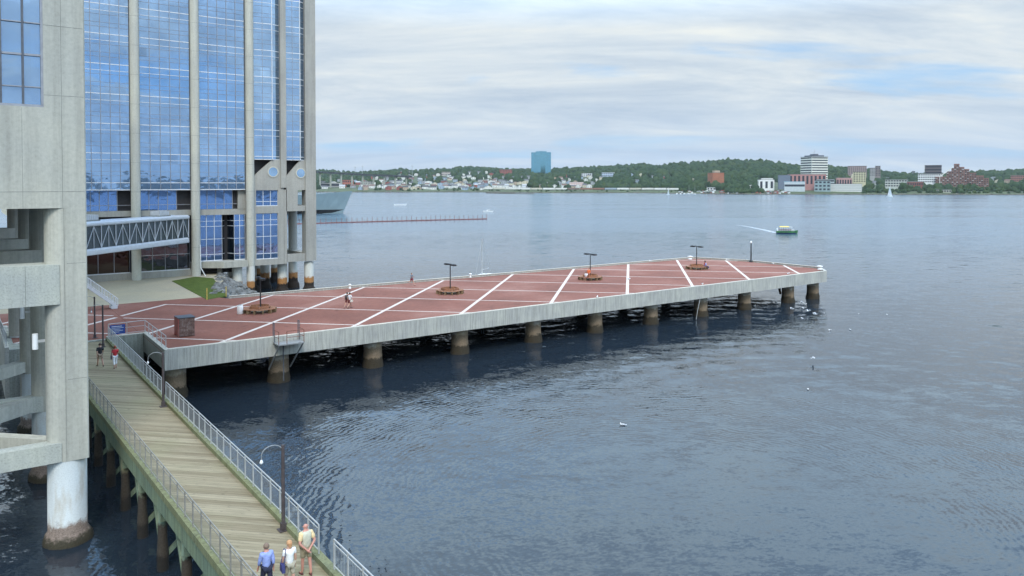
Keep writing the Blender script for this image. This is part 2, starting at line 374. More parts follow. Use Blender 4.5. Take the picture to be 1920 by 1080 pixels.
# riprap beside the lawn, down to the water
rk = MB()
M_rock = plain('riprap', (.18, .18, .17), .9, .5, 1.2, bump=.05)
for i in range(620):
    t = random.random(); s_ = random.random()
    u = 24.8 + 6.2 * t + s_ * 6.5 + random.uniform(-.3, .3); v = 95.5 + 22 * t + random.uniform(-1.2, 1.2)
    zz = 3.9 - s_ * 4.1
    r = random.uniform(.3, .75)
    rk.ball((u, v, zz), r * random.uniform(.8, 1.3), r * random.uniform(.8, 1.3), r * .7, 6, 4, .22)
ro = rk.build('riprap_rocks', M_rock)
for p in ro.data.polygons: p.use_smooth = False
tag(ro, 'grey riprap boulders sloping from the small lawn to the water', 'rocks', kind='stuff')
tag(MB().prism([(24, 94.5), (31, 119), (38, 119), (31, 94.5)], -3, -.2).build('rock_bed', M_rock), kind='structure')

# ------------------------------------------------------------------ the long red pier
PZ = 4.0; V0, V1 = 64.4, 91.4
pier = thing('pier', 'long red paved concrete pier with white diagonal lines standing on concrete columns', 'pier', (60, 78, 0))
outline = [(12.8, V0), (106, V0), (110.4, 68.4), (110.4, 82.3), (107.2, 91.0), (104, V1), (12.8, V1)]
far0 = (25.2, V1)
inn = [(12.79, V0 + .32), (105.87, V0 + .32), (110.08, 68.52), (110.08, 82.2), (106.95, 90.72), (103.9, V1 - .32), (25.2, V1 - .32), (25.2, V1), (12.79, V1)]
MB().prism([(13.1, V0 + .31), (105.87, V0 + .31), (110.08, 68.52), (110.08, 82.2), (106.95, 90.7), (103.9, V1 - .31), (25.2, V1 - .31), (25.2, V1), (13.1, V1)], 3.3, 3.96).build('deck', M_pier_shade, pier)
MB().prism(inn, 3.961, 4.0).build('paving', M_red, pier)
fa = MB()
def wallseg(mb, a, b, th, z0, z1, inside):
    a = Vector((*a, 0)); b = Vector((*b, 0)); d = (b - a).normalized(); n = Vector((-d.y, d.x, 0)) * (th * inside)
    mb.prism([(a.x, a.y), (b.x, b.y), (b.x + n.x, b.y + n.y), (a.x + n.x, a.y + n.y)], z0, z1)
segs = [(a, far0 if a == (104, V1) else b) for a, b in zip(outline[:-1], outline[1:])]
for a, b in segs: wallseg(fa, a, b, .30, 2.62, 3.3, 1)
fa.mi = 0
ks = MB()
for a, b in segs: wallseg(fa, a, b, .298, 3.3, 4.26, 1)
fa.box(12.8, 13.1, V0 + .3, NOTCH_V, 2.62, 4.26)
for k in range(9):      # expansion joints
    u = 22.9 + 9.35 * k; fa.mi = 1; fa.box(u, u + .03, V0 - .004, V0 + .01, 2.64, 4.25); fa.mi = 0
fa.build('fascia', [M_fascia, M_joint], pier)
for a, b in segs: wallseg(ks, a, b, .36, 4.262, 4.31, 1)
ks.box(12.78, 13.14, V0 + .36, NOTCH_V, 4.262, 4.31)
ks.build('kerb', M_kerb, pier)
# white lines: two families at 45 degrees to the edge, 12 m apart
convex = [(12.79, V0 + .32), (105.87, V0 + .32), (110.08, 68.52), (110.08, 82.2), (106.95, 90.72), (103.9, V1 - .32), (12.79, V1 - .32)]
def clip_line(p, d):
    t0, t1 = -1e9, 1e9; inn = convex; n = len(inn)
    for i in range(n):
        a = Vector((*inn[i], 0)); b = Vector((*inn[(i + 1) % n], 0)); e = b - a; nn = Vector((-e.y, e.x, 0))
        den = nn.dot(d); num = nn.dot(a - p)
        if abs(den) < 1e-9: continue
        t = num / den
        if den > 0: t0 = max(t0, t)
        else: t1 = min(t1, t)
    return t0, t1
def lines(name, fam, w, z):
    mb = MB()
    for k in range(-3, 16):
        if fam == 'B': c0 = -48.6 + 12 * (k - 3); p = Vector((c0, 0, 0)); d = Vector((1, 1, 0)).normalized()
        else: c0 = 97.0 + 12 * (k - 2); p = Vector((c0, 0, 0)); d = Vector((-1, 1, 0)).normalized()
        t0, t1 = clip_line(p, d)
        if t1 - t0 < .6: continue
        a = p + d * t0; b = p + d * t1; n = Vector((-d.y, d.x, 0)) * w / 2
        a += d * .2; b -= d * .2
        mb.prism([(q.x, q.y) for q in (a - n, b - n, b + n, a + n)], 4.0005, z)
    mb.build(name, M_line, pier)
lines('painted_line', 'B', .38, 4.005); lines('painted_line', 'A', .22, 4.009)
# two lines that carry on over the quay
for a, b, w in (((-1.5, 83.2), (9.6, 94.1), .42), ((0.5, 88.2), (5, 83.7), .26), ((4.4, 94.1), (12.3, 86.2), .26), ((12.35, 84.8), (3.4, 75.9), .42), ((12.35, 74.2), (-6, 92.5), .26)):
    a = Vector((*a, 0)); b = Vector((*b, 0)); d = (b - a).normalized(); n = Vector((-d.y, d.x, 0)) * w / 2
    tag(MB().prism([(q.x, q.y) for q in (a - n, b - n, b + n, a + n)], 3.9925, 3.998 + w * .01).build('pavement_line', M_line), kind='structure')
# columns under the pier
def knob(seed):
    return lambda t, z: 1 + (.09 if z < 1.05 else .015) * mnoise.noise(Vector((math.cos(t) * 3.5, math.sin(t) * 3.5, z * 5 + seed * 7)))
cu = [13.9, 22.5, 31.6, 41.4, 51, 60.2, 69.6, 79.1, 88.3, 98.6, 105.0]
k = 0
for iv, v in enumerate((66.1, 90.2)):
    for u in cu:
        if u == 105.0 and v > 89: continue
        c = MB().lathe((u, v, 0), [(1.0, -3), (1.03, -.2), (1.0, .1), (.99, .35), (.94, .55), (.9, .8), (.88, 1.0), (.87, 1.3), (.85, 2.58), (.85, 3.29)], 26, knob(k)); k += 1
        c.build('column', M_pile if iv == 0 else M_pier_shade, pier)
bmx = MB()
for u in cu: bmx.box(u - .45, u + .45, V0 + .31, V1 - .31 if u < 104 else 88, 2.75, 3.3)
for v in (78.0,): bmx.box(13.2, 109, v - .3, v + .3, 2.9, 3.28)
bmx.build('crossbeam', M_pier_shade, pier)
bc = MB(); bc.tube((99.5, 68, 1.0), (104.5, 72, 2.7), .18); bc.tube((89, 67.5, 1.0), (98, 70, 2.7), .15); bc.build('brace', M_pile, pier)
pn = MB(); pn.mi = 0
pts = [Vector((76.9, V0 - .06, 2.9)) + Vector((-.9 * t, -.1 * t, -2.9 * t ** .7 + .5 * math.sin(3 * t))) for t in np.linspace(0, 1, 8)]
tag(MB().path(pts, .035, 5).build('hose', M_rail), 'thin pale rope hanging in a curve from the pier edge to the water', 'rope')

# notch wall behind the boardwalk (part of the quay), and walls with kerb
nw = thing('retaining_wall', 'grey concrete retaining wall round the notch between boardwalk and pier', 'wall', (11, NOTCH_V, 0))
MB().box(9.9, 12.78, NOTCH_V - .3, NOTCH_V - .003, 1.2, 4.2).build('wall_face', M_conc, nw)
MB().box(9.9, 12.775, NOTCH_V - .34, NOTCH_V + .05, 4.203, 4.27).build('coping', M_kerb, nw)
nw2 = thing('retaining_wall', 'pale concrete retaining wall seen through the legs of the grey tower', 'wall', (2.9, 80, 0))
MB().box(2.6, 2.9 - .003, NOTCH_V, 85.99, -1, 4.2).build('wall_face', M_kerb, nw2)

# ------------------------------------------------------------------ boardwalk
M_bp = tidal('boardwalk_pile', (.19, .27, .20), (.06, .05, .038), (.025, .022, .018), .7, 2.2)
def lu(v): return 6.45 + (56 - v) * .0317 if v < 60 else 6.33
def ru(v): return 10.08 - max(0, min(1, (v - 30) / 30)) * .24
BZ = 3.9
bw = thing('boardwalk', 'weathered timber boardwalk of diagonal planks with mossy kerbs over the dark water', 'boardwalk', (8.3, 40, 0))
vs = [6, 20, 35, 50, 60, 73.29]
def strip(mb, f0, f1, z0, z1, vv=vs):
    for a, b in zip(vv, vv[1:]): mb.prism([(f0(a), a), (f1(a), a), (f1(b), b), (f0(b), b)], z0, z1)
d_ = MB(); strip(d_, lu, ru, BZ - .12, BZ); d_.build('plank_deck', M_wood, bw)
d_ = MB(); strip(d_, lambda v: ru(v) + .002, lambda v: ru(v) + .30, BZ - .14, BZ + .2); d_.build('kerb_timber', M_mossy, bw)
d_ = MB(); strip(d_, lambda v: lu(v) - .30, lambda v: lu(v) - .002, BZ - .14, BZ + .16); d_.build('kerb_timber', M_mossy, bw)
d_ = MB(); strip(d_, lambda v: lu(v) - .22, lambda v: lu(v) + .1, 2.95, BZ - .145); strip(d_, lambda v: ru(v) - .1, lambda v: ru(v) + .2, 2.95, BZ - .145); strip(d_, lambda v: 8.0, lambda v: 8.3, 2.95, BZ - .145)
d_.build('stringer', M_moss2, bw)
k = 0
for v in [v * 4.0 + 8.6 for v in range(16)]:
    for u in (lu(v) + .05, ru(v) - .15):
        c = MB(); c.lathe((u, v, 0), [(.24, -3), (.26, .1), (.25, .8), (.21, 1.4), (.2, 2.94)], 10, knob(k)); k += 1
        c.build('piling', M_bp, bw)
    c = MB(); c.box(lu(v) - .12, ru(v) + .2, v - .42, v - .22, 2.35, 2.7); c.box(lu(v) - .12, ru(v) + .2, v + .22, v + .42, 2.35, 2.7)
    c.bar((lu(v) + .2, v + .1, .6), (lu(v) + 2.2, v + .1, 2.4), .14, .2); c.bar((lu(v) + 1.4, v - .1, 2.3), (ru(v) - .1, v - .1, .6), .14, .2)
    c.bar((lu(v), v + .15, 1.1), (lu(v) + .1, v + 2.2, 2.9), .14, .2)
    c.build('cross_brace', M_moss2, bw)

# ------------------------------------------------------------------ railings
def railing(label, pts, mat, z0, h=1.05, step=1.15, bal=.125, extra=.16, top=.028, group=None, bth=.008):
    c = sum((Vector(p) for p in pts), Vector()) / len(pts)
    r = thing('railing', label, 'railing', (c.x, c.y, z0), group)
    t = MB(); b = MB(); low = MB()
    first = True
    for a, e in zip(pts, pts[1:]):
        a = Vector(a); e = Vector(e); L = (e - a).length; n = max(1, round(L / step)); U = Vector((0, 0, 1))
        t.tube(a + U * h, e + U * h, top, n=8)
        if extra: t.tube(a + U * (h - extra), e + U * (h - extra), top * .7, n=6)
        low.tube(a + U * .12, e + U * .12, top * .7, n=6)
        for i in range(0 if first else 1, n + 1):
            p = a.lerp(e, i / n); MB().box(p.x - .025, p.x + .025, p.y - .025, p.y + .025, p.z, p.z + h - .01).build('post', mat, r)
        first = False
        if bal:
            nb = int(L / bal)
            for i in range(1, nb):
                p = a.lerp(e, i / nb); b.bar(p + U * .13, p + U * (h - extra - .01), bth, bth)
    t.build('top_rail', mat, r); low.build('bottom_rail', mat, r)
    if bal: b.build('balusters', mat, r)
    return r
KZ = BZ + .2
railing('light metal boardwalk railing on the pier side, from the notch to the middle lamp', [(ru(72.8) + .15, 72.8, KZ), (ru(51.6) + .15, 51.6, KZ)], M_rail, KZ)
railing('long light metal boardwalk railing between the two curved boardwalk lamps, over open water', [(ru(50.4) + .15, 50.4, KZ), (10.23, 30, KZ), (10.23, 25.9, KZ)], M_rail, KZ)
railing('short light metal boardwalk railing at the bottom edge of the photo, after the gap', [(10.23, 24.5, KZ), (10.23, 7, KZ)], M_rail, KZ)
railing('dull brown metal railing along the boardwalk edge facing the grey tower', [(lu(73) - .15, 72.5, KZ - .04), (lu(60) - .15, 60, KZ - .04), (lu(40) - .15, 40, KZ - .04), (lu(8) - .15, 8, KZ - .04)], M_raild, KZ - .04, bth=.006)
railing('light tubular railing on the kerb around the notch beside the pier', [(10.05, 73.15, 4.27), (12.95, 73.15, 4.31), (12.95, V0 + .25, 4.31)], M_rail, 4.27, bal=0, extra=.45, step=1.6)
tag(railing('pale railing on the quay seen through the gap between tower legs', [(-6, 86.3, 3.99), (2.6, 86.3, 3.99), (2.75, 74, 4.2)], M_rail, 3.98, bal=0, extra=.45))
sg = thing('sign', 'blue rectangular notice board hanging on the railing at the start of the boardwalk', 'sign', (10.5, 73.0, 4.27))
M_blue = plain('sign_blue', (.03, .07, .28), .5); M_swhite = plain('sign_white', (.7, .72, .75), .5)
MB().box(10.15, 11.35, 73.02, 73.06, 4.40, 5.22).build('panel', M_blue, sg)
q = MB()
for i, (w_, h_) in enumerate(((.8, .06), (.95, .035), (.7, .035), (.9, .035), (.6, .035))): q.box(10.28, 10.28 + w_, 73.012, 73.019, 5.05 - i * .12, 5.05 - i * .12 + h_)
q.build('lettering', M_swhite, sg)

# ladder platform hanging from the pier edge
lp = thing('ladder_platform', 'rusty railed steel landing with two slanting struts on the pier edge', 'platform', (22.5, V0, 2.6))
MB().box(21.45, 23.75, V0 - 1.35, V0 - .02, 3.72, 3.82).build('grating_floor', M_grey, lp)
c = MB()
for u in (21.5, 23.7):
    c.path([(u, V0 - 1.3, 3.82), (u, V0 - 1.3, 4.9), (u, V0 - .1, 4.9)], .03); c.tube((u, V0 - 1.3, 4.36), (u, V0 - .1, 4.36), .022, n=6)
c.tube((22.2, V0 - 1.3, 4.9), (23.7, V0 - 1.3, 4.9), .03); c.tube((22.2, V0 - 1.3, 4.36), (23.7, V0 - 1.3, 4.36), .022, n=6); c.tube((22.2, V0 - 1.3, 3.82), (22.2, V0 - 1.3, 4.9), .03)
c.build('guard_rail', M_rust, lp)
for u in (21.5, 23.7):
    MB().path([(u, V0 + .15, 4.31), (u, V0 + .15, 5.5), (u, V0 - .15, 5.5), (u, V0 - .15, 3.8)], .035).build('handrail', M_mulld, lp)
for u, du in ((21.55, -.2), (23.65, -.4)):
    MB().bar((u, V0 - 1.2, 3.7), (u + du, V0 + .9, 1.3), .09, .09).build('strut', M_grey, lp)
MB().tube((22.3, V0 - .12, 3.7), (22.3, V0 - .12, .4), .05).build('down_pipe', M_mulld, lp)

# ------------------------------------------------------------------ pier furniture
M_bench = plain('bench_wood', (.30, .135, .07), .7, .45, 7); M_benchd = plain('bench_leg_wood', (.20, .14, .075), .8, .3, 5)
M_soil = plain('planter_soil', (.09, .075, .05), .95, .4, 8)
def hexring(mb, r0, r1, z0, z1, gaps=()):
    for k in range(6):
        if k in gaps: continue
        a0, a1 = math.pi / 3 * k + .01, math.pi / 3 * (k + 1) - .01
        mb.prism([(r0 * math.cos(a0), r0 * math.sin(a0)), (r1 * math.cos(a0), r1 * math.sin(a0)), (r1 * math.cos(a1), r1 * math.sin(a1)), (r0 * math.cos(a1), r0 * math.sin(a1))], z0, z1)
def make_bench():
    b = thing('planter_bench', '', 'bench')
    c = MB()
    for i in range(4): hexring(c, 1.22 + i * .15, 1.34 + i * .15, .40, .45)
    c.build('seat', M_bench, b)
    c = MB(); hexring(c, 1.04, 1.10, .45, .72); c.build('backrest', M_bench, b)
    for i in range(12):
        t = math.pi / 6 * i + .26
        MB().obox((1.5 * math.cos(t), 1.5 * math.sin(t), 0), (math.cos(t), math.sin(t)), (-math.sin(t), math.cos(t)), .22, .06, 0, .395).build('leg', M_benchd, b)
    c = MB(); c.prism([(1.0 * math.cos(math.pi / 3 * k), 1.0 * math.sin(math.pi / 3 * k)) for k in range(6)], 0, .16); c.build('soil_bed', M_soil, b)
    return b
def make_tlamp():
    l = thing('lamp_post', '', 'lamp')
    MB().tube((0, 0, 0), (0, 0, 3.4), .075, .06, 10).lathe((0, 0, 0), [(.17, 0), (.17, .12), (.1, .2)], 12).build('post', M_black, l)
    MB().box(-.05, .05, -1.1, 1.1, 3.4, 3.49).build('arm', M_black, l)
    for s in (-1, 1):
        h = MB().box(-.22, .22, s * .78 - .36, s * .78 + .36, 3.3, 3.46).build('lamp_head', M_black, l)
        MB().box(-.17, .17, s * .78 - .3, s * .78 + .3, 3.275, 3.298).build('lens', plain('lamp_lens', (.35, .36, .36), .3), h)
    return l
b0 = make_bench(); l0 = make_tlamp()
whr = ['nearest the rusty container, with a white bin beside it', 'second from the container, empty, on open paving', 'with two people on and beside it, middle of the pier', 'with seated people, close to the far tip of the pier']
for i, u in enumerate((25.1, 48.4, 71.5, 94.1)):
    b = b0 if i == 0 else copy_tree(b0); l = l0 if i == 0 else copy_tree(l0)
    b.location = (u, 79.5, PZ); b.rotation_euler.z = R(8 + 15 * i); l.location = (u + .1, 79.6, PZ + .16)
    b['label'] = 'hexagonal wooden planter bench ' + whr[i]; b['group'] = 'hexagonal planter benches along the pier'
    l['label'] = 'black twin-headed lamp post in the planter bench ' + whr[i].split(',')[0]; l['group'] = 'twin lamp posts along the pier'
# trash bin by the first bench
tb = thing('trash_bin', 'white round litter bin beside the bench nearest the container', 'bin', (23.1, 79.6, PZ))
MB().lathe((23.1, 79.6, PZ), [(.27, 0), (.3, .05), (.3, .82), (.25, .9)], 16).build('drum', M_white, tb); MB().lathe((23.1, 79.6, PZ), [(.2, .901), (.2, .93), (.1, .97)], 12).build('lid', M_grey, tb)
# single mast light at the tip
ml = thing('lamp_post', 'single dark post with a small white light at the far tip of the pier', 'lamp', (110.0, 81.0, PZ))
MB().tube((110, 81, PZ), (110, 81, PZ + 3.3), .12, .09).lathe((110, 81, PZ), [(.3, 0), (.3, .3), (.14, .4)], 12).build('post', M_black, ml)
MB().lathe((110, 81, PZ + 3.3), [(.14, 0), (.16, .1), (.12, .3), (.04, .36)], 12).build('beacon', M_white, ml)
# container / utility box
M_corr = None
def corr():
    mt, N = new_mat('container_red'); n = noise(N, pos(N), 2.5, 6, .7); st = noise(N, pos(N, 3, 3, .4), 2.0, 5, .7)
    c = ramp(N, n, [(.3, (.26, .045, .035)), (.7, (.34, .08, .06))]); c = mixc(N, ramp(N, st, [(.45, g(0)), (.6, g(.6))]), c, (.25, .2, .17)); finish(N, c, .7); return mt
def corr2():
    mt, N = new_mat('container_worn'); n = noise(N, pos(N), 5, 6, .75)
    c = ramp(N, n, [(.35, (.10, .055, .045)), (.5, (.17, .11, .09)), (.65, (.30, .27, .24))]); finish(N, c, .8); return mt
ct = thing('storage_box', 'rust red corrugated storage box with a dark flat lid on the pier', 'container', (15.5, 71.6, PZ))
C0 = atz(336, 632.5, PZ); dA = Vector((1, 0, 0)); dB2 = Vector((0, 1, 0))
wA, wB = 1.27, 1.5
def cpt(a, b): p = C0 + dA * a + dB2 * b; return p
cc = cpt(wA / 2, wB / 2)
c = MB(); c.obox((cc.x, cc.y), dA, dB2, wA / 2, wB / 2, PZ + .06, PZ + 1.62); c.build('body', corr2(), ct)
c = MB(); MATS['cr'] = corr()
for i in range(11): p = cpt(-.03, .08 + i * .13); c.obox((p.x, p.y), dA, dB2, .03, .045, PZ + .08, PZ + 1.6)
for b_ in (0.0, wB): p = cpt(-.03, b_ + (.02 if b_ == 0 else -.02)); c.obox((p.x, p.y), dA, dB2, .045, .05, PZ, PZ + 1.62)
p = cpt(-.006, wB / 2); c.obox((p.x, p.y), dA, dB2, .008, wB / 2 - .06, PZ + .1, PZ + 1.58)
c.build('corrugated_side', MATS['cr'], ct)
c = MB(); c.obox((cc.x, cc.y), dA, dB2, wA / 2 + .08, wB / 2 + .06, PZ + 1.623, PZ + 1.69); c.build('lid', plain('lid_dark', (.05, .055, .065), .5), ct)
c = MB()
for i in range(9): p = cpt(.1 + i * .13, -.012); c.obox((p.x, p.y), dA, dB2, .022, .012, PZ + .1, PZ + 1.58)
for a_ in (.03, wA - .03): p = cpt(a_, -.02); c.obox((p.x, p.y), dA, dB2, .045, .022, PZ, PZ + 1.62)
c.build('front_ribs', plain('front_rib', (.15, .09, .075), .8, .5, 5), ct)
# mooring bollards
def bollard(p, s, label):
    b = thing('bollard', label, 'bollard', p, 'white mooring bollards on the pier edge')
    MB().lathe(p, [(.22 * s, 0), (.22 * s, .06), (.14 * s, .1), (.13 * s, .38), (.26 * s, .42), (.27 * s, .52), (.12 * s, .58)], 14).build('body', M_white, b)
for (px, py, s, lb) in ((656, 541, .7, 'white bollard on the far pier kerb above the walking couple'), (882, 520, .8, 'small white bollard on the far pier kerb left of the sailboat mast'), (1294, 486, 1.7, 'wide white bollard on the far kerb behind the last lamp post'), (1537, 505, 1.7, 'large white bollard at the extreme outer corner of the pier')):
    bollard(atz(px, py, 4.31), s, lb)
pl = thing('mooring_post', 'thin yellow marker post standing in the small lawn', 'post', atz(388, 562, 4)); p = pl.location.copy()
M_yel = plain('marker_yellow', (.55, .42, .10), .6)
MB().tube(p, p + Vector((0, 0, 1.35)), .07).build('shaft', M_yel, pl)
pl = thing('mooring_post', 'thin yellow marker post at the edge of the grey rocks', 'post', atz(424, 556, 4)); p = pl.location.copy()
MB().tube(p, p + Vector((0, 0, 1.2)), .06).build('shaft', M_yel, pl)

# curved boardwalk lamps
def goose(p, label, h=3.35, side=-1):
    l = thing('boardwalk_lamp', label, 'lamp', p, 'curved-arm lamps along the boardwalk')
    q = Vector(p)
    c = MB(); c.tube(q, q + Vector((0, 0, h)), .075, .065, 10); c.box(q.x - .2, q.x + .2, q.y - .2, q.y + .2, q.z, q.z + .03); c.box(q.x - .1, q.x + .1, q.y - .1, q.y + .1, q.z + .03, q.z + .3)
    c.build('post', M_post, l)
    pts = [q + Vector((side * (.42 - .42 * math.cos(t)), 0, h - .28 + .34 * math.sin(t))) for t in np.linspace(0, math.pi * .92, 12)]
    a = pts[-1]; pts.append(a + Vector((side * .01, 0, -.22)))
    MB().path(pts, .019, 8).tube(q + Vector((0, 0, h - .75)), q + Vector((side * .02, 0, h - .28)), .02, n=6).build('arm', M_grey, l)
    MB().lathe(pts[-1] - Vector((0, 0, .16)), [(.02, 0), (.06, .03), (.07, .07), (.04, .14), (.02, .17)], 12).build('lamp_head', M_white, l)
M_post = plain('lamp_post_brown', (.07, .055, .055), .6, .3, 5)
goose((9.98, 28.9, BZ), 'curved-arm boardwalk lamp on a dark post nearest the three walkers', 3.35)
goose((9.72, 49.4, BZ), 'curved-arm boardwalk lamp in front of the pier corner', 3.3)
goose((9.3, 70.6, BZ), 'curved-arm boardwalk lamp just beyond the couple walking away, closest to the blue sign', 3.5)
goose((9.2, 74.6, BZ + .1), 'curved-arm lamp behind its twin at the start of the boardwalk', 3.6)
# white stairs coming down to the plaza from behind the grey tower
st = thing('staircase', 'white steel staircase with railings coming down onto the red paving', 'stairs', (12.5, 91.2, 4))
foot = Vector((13.45, 91.0, 4.0)); dx = -3.9; topz = 3.4
def sp_(t, off=0): return Vector((foot.x + dx * t, foot.y + off, foot.z + topz * t))
L = 1.6
for off in (0, 1.2):
    MB().bar(sp_(0.02, off) + Vector((0, 0, .12)), sp_(L, off) + Vector((0, 0, .12)), .06, .28).build('stringer', M_white, st)
    c = MB(); U = Vector((0, 0, 1))
    c.tube(sp_(0, off) + U * 1.05, sp_(L, off) + U * 1.05, .035); c.tube(sp_(0, off) + U * .4, sp_(L, off) + U * .4, .025)
    for i in range(25): c.bar(sp_(L * i / 24, off) + U * .3, sp_(L * i / 24, off) + U * 1.05, .045 if i % 5 else .07, .045 if i % 5 else .07)
    c.build('handrail', M_white, st)
c = MB()
for i in range(32): q = sp_(L * (i + .5) / 32); c.box(q.x - .13, q.x + .13, q.y + .04, q.y + 1.16, q.z, q.z + .04)
c.build('treads', M_grey, st)
MB().box(sp_(.06).x - .4, sp_(.06).x + .2, foot.y - .05, foot.y + 1.3, 3.99, 4.3).build('foot_block', M_white, st)

# ------------------------------------------------------------------ grey tower (near left)
T1 = thing('concrete_tower', 'pale grey concrete office tower on round columns rising from the water, blue window above', 'building', (4, 42.5, 0))
X1 = 3.98; RC = .86
def corner_plan(y0=41.6, xl=-26, yb=88):
    return [(xl, y0), (X1 + RC - .06, y0), (X1 + RC, y0 + .06), (X1 + RC, yb), (xl, yb)]
def dplan(u, v, r):
    pts = [(u + r * math.cos(t), v + r * math.sin(t)) for t in np.linspace(math.pi / 2, math.pi * 1.5, 17)]
    return pts + [(u + r - .06, v - r), (u + r, v - r + .06), (u + r, v + r)]
# wall: below window, beside window, body above
ZW0, ZW1 = 21.02, 60.0
c = MB(); c.smooth = False
c.prism(corner_plan(), 16.28, ZW0)
pl_ = corner_plan(); pl_[0] = (3.13, 41.6)
# right of window (full depth)
c.prism([(3.13, 41.6)] + corner_plan()[1:4] + [(3.13, 88)], ZW0, ZW1)
c.prism([(-26, 42.2), (3.13, 42.2), (3.13, 88), (-26, 88)], ZW0, ZW1)
c.mi = 1
for z in (21.62 - .03, 24.86, 28.6, 17.05):    # panel joints
    c.box(3.14 if z > 21 else -26, X1 + RC - .07, 41.597, 41.61, z, z + .022); c.box(X1 + RC - .02, X1 + RC + .003, 41.66, 60, z, z + .022)
c.box(3.84, 3.858, 41.597, 41.61, 16.3, ZW1); c.box(2.25, 2.262, 41.597, 41.61, 16.3, ZW0 - .05)
c.build('wall', [M_conc2, M_joint], T1)
w1 = MB().box(-26, 3.13, 41.82, 41.9, ZW0, ZW1).build('window', M_glass, T1)
c = MB()
c.box(-26, 3.13, 41.63, 41.82, ZW0, ZW0 + .11)
c.box(3.03, 3.13, 41.62, 41.82, ZW0 + .11, ZW1)
c.mi = 1
for i, z in enumerate([ZW0 + .93 + 1.49 * k for k in range(26)]):
    h = .05 if i % 2 == 0 else .09
    c.box(-26, 3.03, 41.70, 41.82, z - h / 2, z + h / 2)
c.mi = 2
u = 2.33
while u > -26: c.box(u - .045, u + .045, 41.66, 41.815, ZW0 + .11, ZW1); u -= .86
c.build('frame', [M_mull, M_mull, M_mulld], w1)
k = 50
for i, v in enumerate((41.6 + RC, 52.3, 63.3, 79.5)):
    for u in (X1, -6.5, -17):
        c = MB(); c.lathe((u, v, 0), [(RC + .20, -3), (RC + .24, -.1), (RC + .20, .25), (RC + .06, .5), (RC - .01, .6), (RC - .01, 4.12)] if v < 73 else [(RC, 3), (RC, 4.12)], 28, knob(k)); k += 1
        c.build('pile', M_pile3, T1)
        c = MB(); c.prism(dplan(u, v, RC), 4.12, 16.29 if i else 16.279); c.mi = 1
        for z in (8.05, 13.62): c.box(u, u + RC - .07, v - RC - .003, v - RC + .01, z, z + .02)
        c.box(u - .1, u - .085, v - RC - .003, v - RC + .02, 4.13, 16.27)
        for q in range(1, 17): c.sm[-1] = False
        co = c.build('column', [M_conc2, M_joint], T1)
    # beams joining each row of columns
    y0, y1 = v - RC + (.0015 if i == 0 else .06), v + RC - .06
    c = MB(); c.box(-26, X1 - .3, y0 + .001, y1, 11.7, 13.6)
    if i == 0:
        c.mi = 1; c.box(2.6 - .3, 2.62 - .3, y0 - .002, y0 + .05, 11.71, 13.59); c.mi = 0
    c.build('beam', [M_beam if i == 0 else M_conc2, M_joint], T1)
    if i < 2:
        c = MB(); c.box(-26, X1 - .3, y0 + .002, y0 + .75, 4.15, 5.05); c.build('beam', M_beam, T1)
c = MB()
def diag(mb, a, b, w, z0, z1):
    a = Vector((*a, 0)); b = Vector((*b, 0)); d = (b - a).normalized(); n = Vector((-d.y, d.x, 0)) * w / 2
    mb.prism([(q.x, q.y) for q in (a - n, b - n, b + n, a + n)], z0, z1)
diag(c, (3.7, 52.5), (-8, 40.8 + 1.9), .8, 4.2, 5.0); c.build('diagonal_beam', M_conc2, T1)
c = MB(); diag(c, (3.7, 63.5), (-16, 43.8), .8, 4.22, 4.98); c.build('diagonal_beam', M_conc2, T1)
c = MB(); diag(c, (3.6, 42.9), (-16, 62.5), .6, 4.3, 4.95); c.build('diagonal_beam', M_conc2, T1)
for i, (v, z) in enumerate(((42.46, 9.9), (52.3, 9.95), (63.3, 9.6))):
    w = thing('wall_lamp', ['white cylinder lamp on the corner column closest to the water edge', 'white cylinder lamp on the second column of the grey tower', 'white cylinder lamp on the third column, near the green view'][i], 'lamp', (2.75, v, z), 'cylinder lamps on the tower columns')
    MB().tube((2.72, v, z - .37), (2.72, v, z + .37), .13, n=14).build('shade', M_white, w)
    MB().box(2.84, 3.14, v - .05, v + .05, z - .06, z + .06).build('bracket', M_rail, w)

# ------------------------------------------------------------------ blue glass tower
T2 = thing('glass_tower', 'tall tower of blue mirror glass bays between pale round concrete columns', 'building', (30, 120, 4))
VF = 116.5; VG = 116.95; HT = 62.0
cols = [12.4, 19.63, 27.58, 35.47]
for i, u in enumerate(cols):
    base = 0 if i == 3 else 3.9
    c = MB(); c.lathe((u, VF + .1, 0), [(.62, 5.0 if i == 3 else base), (.62, HT)], 24); c.mi = 1
    for z in [8.2 + 4.08 * k for k in range(13)]: c.lathe((u, VF + .1, 0), [(.6225, z), (.6225, z + .03)], 24)
    c.build('column', [M_colm, M_joint], T2)
c = MB(); c.lathe((35.47, VF + .1, 0), [(.72, -3), (.66, .3), (.6, 1), (.6, 4.99)], 20); c.build('pile', M_pile2, T2)
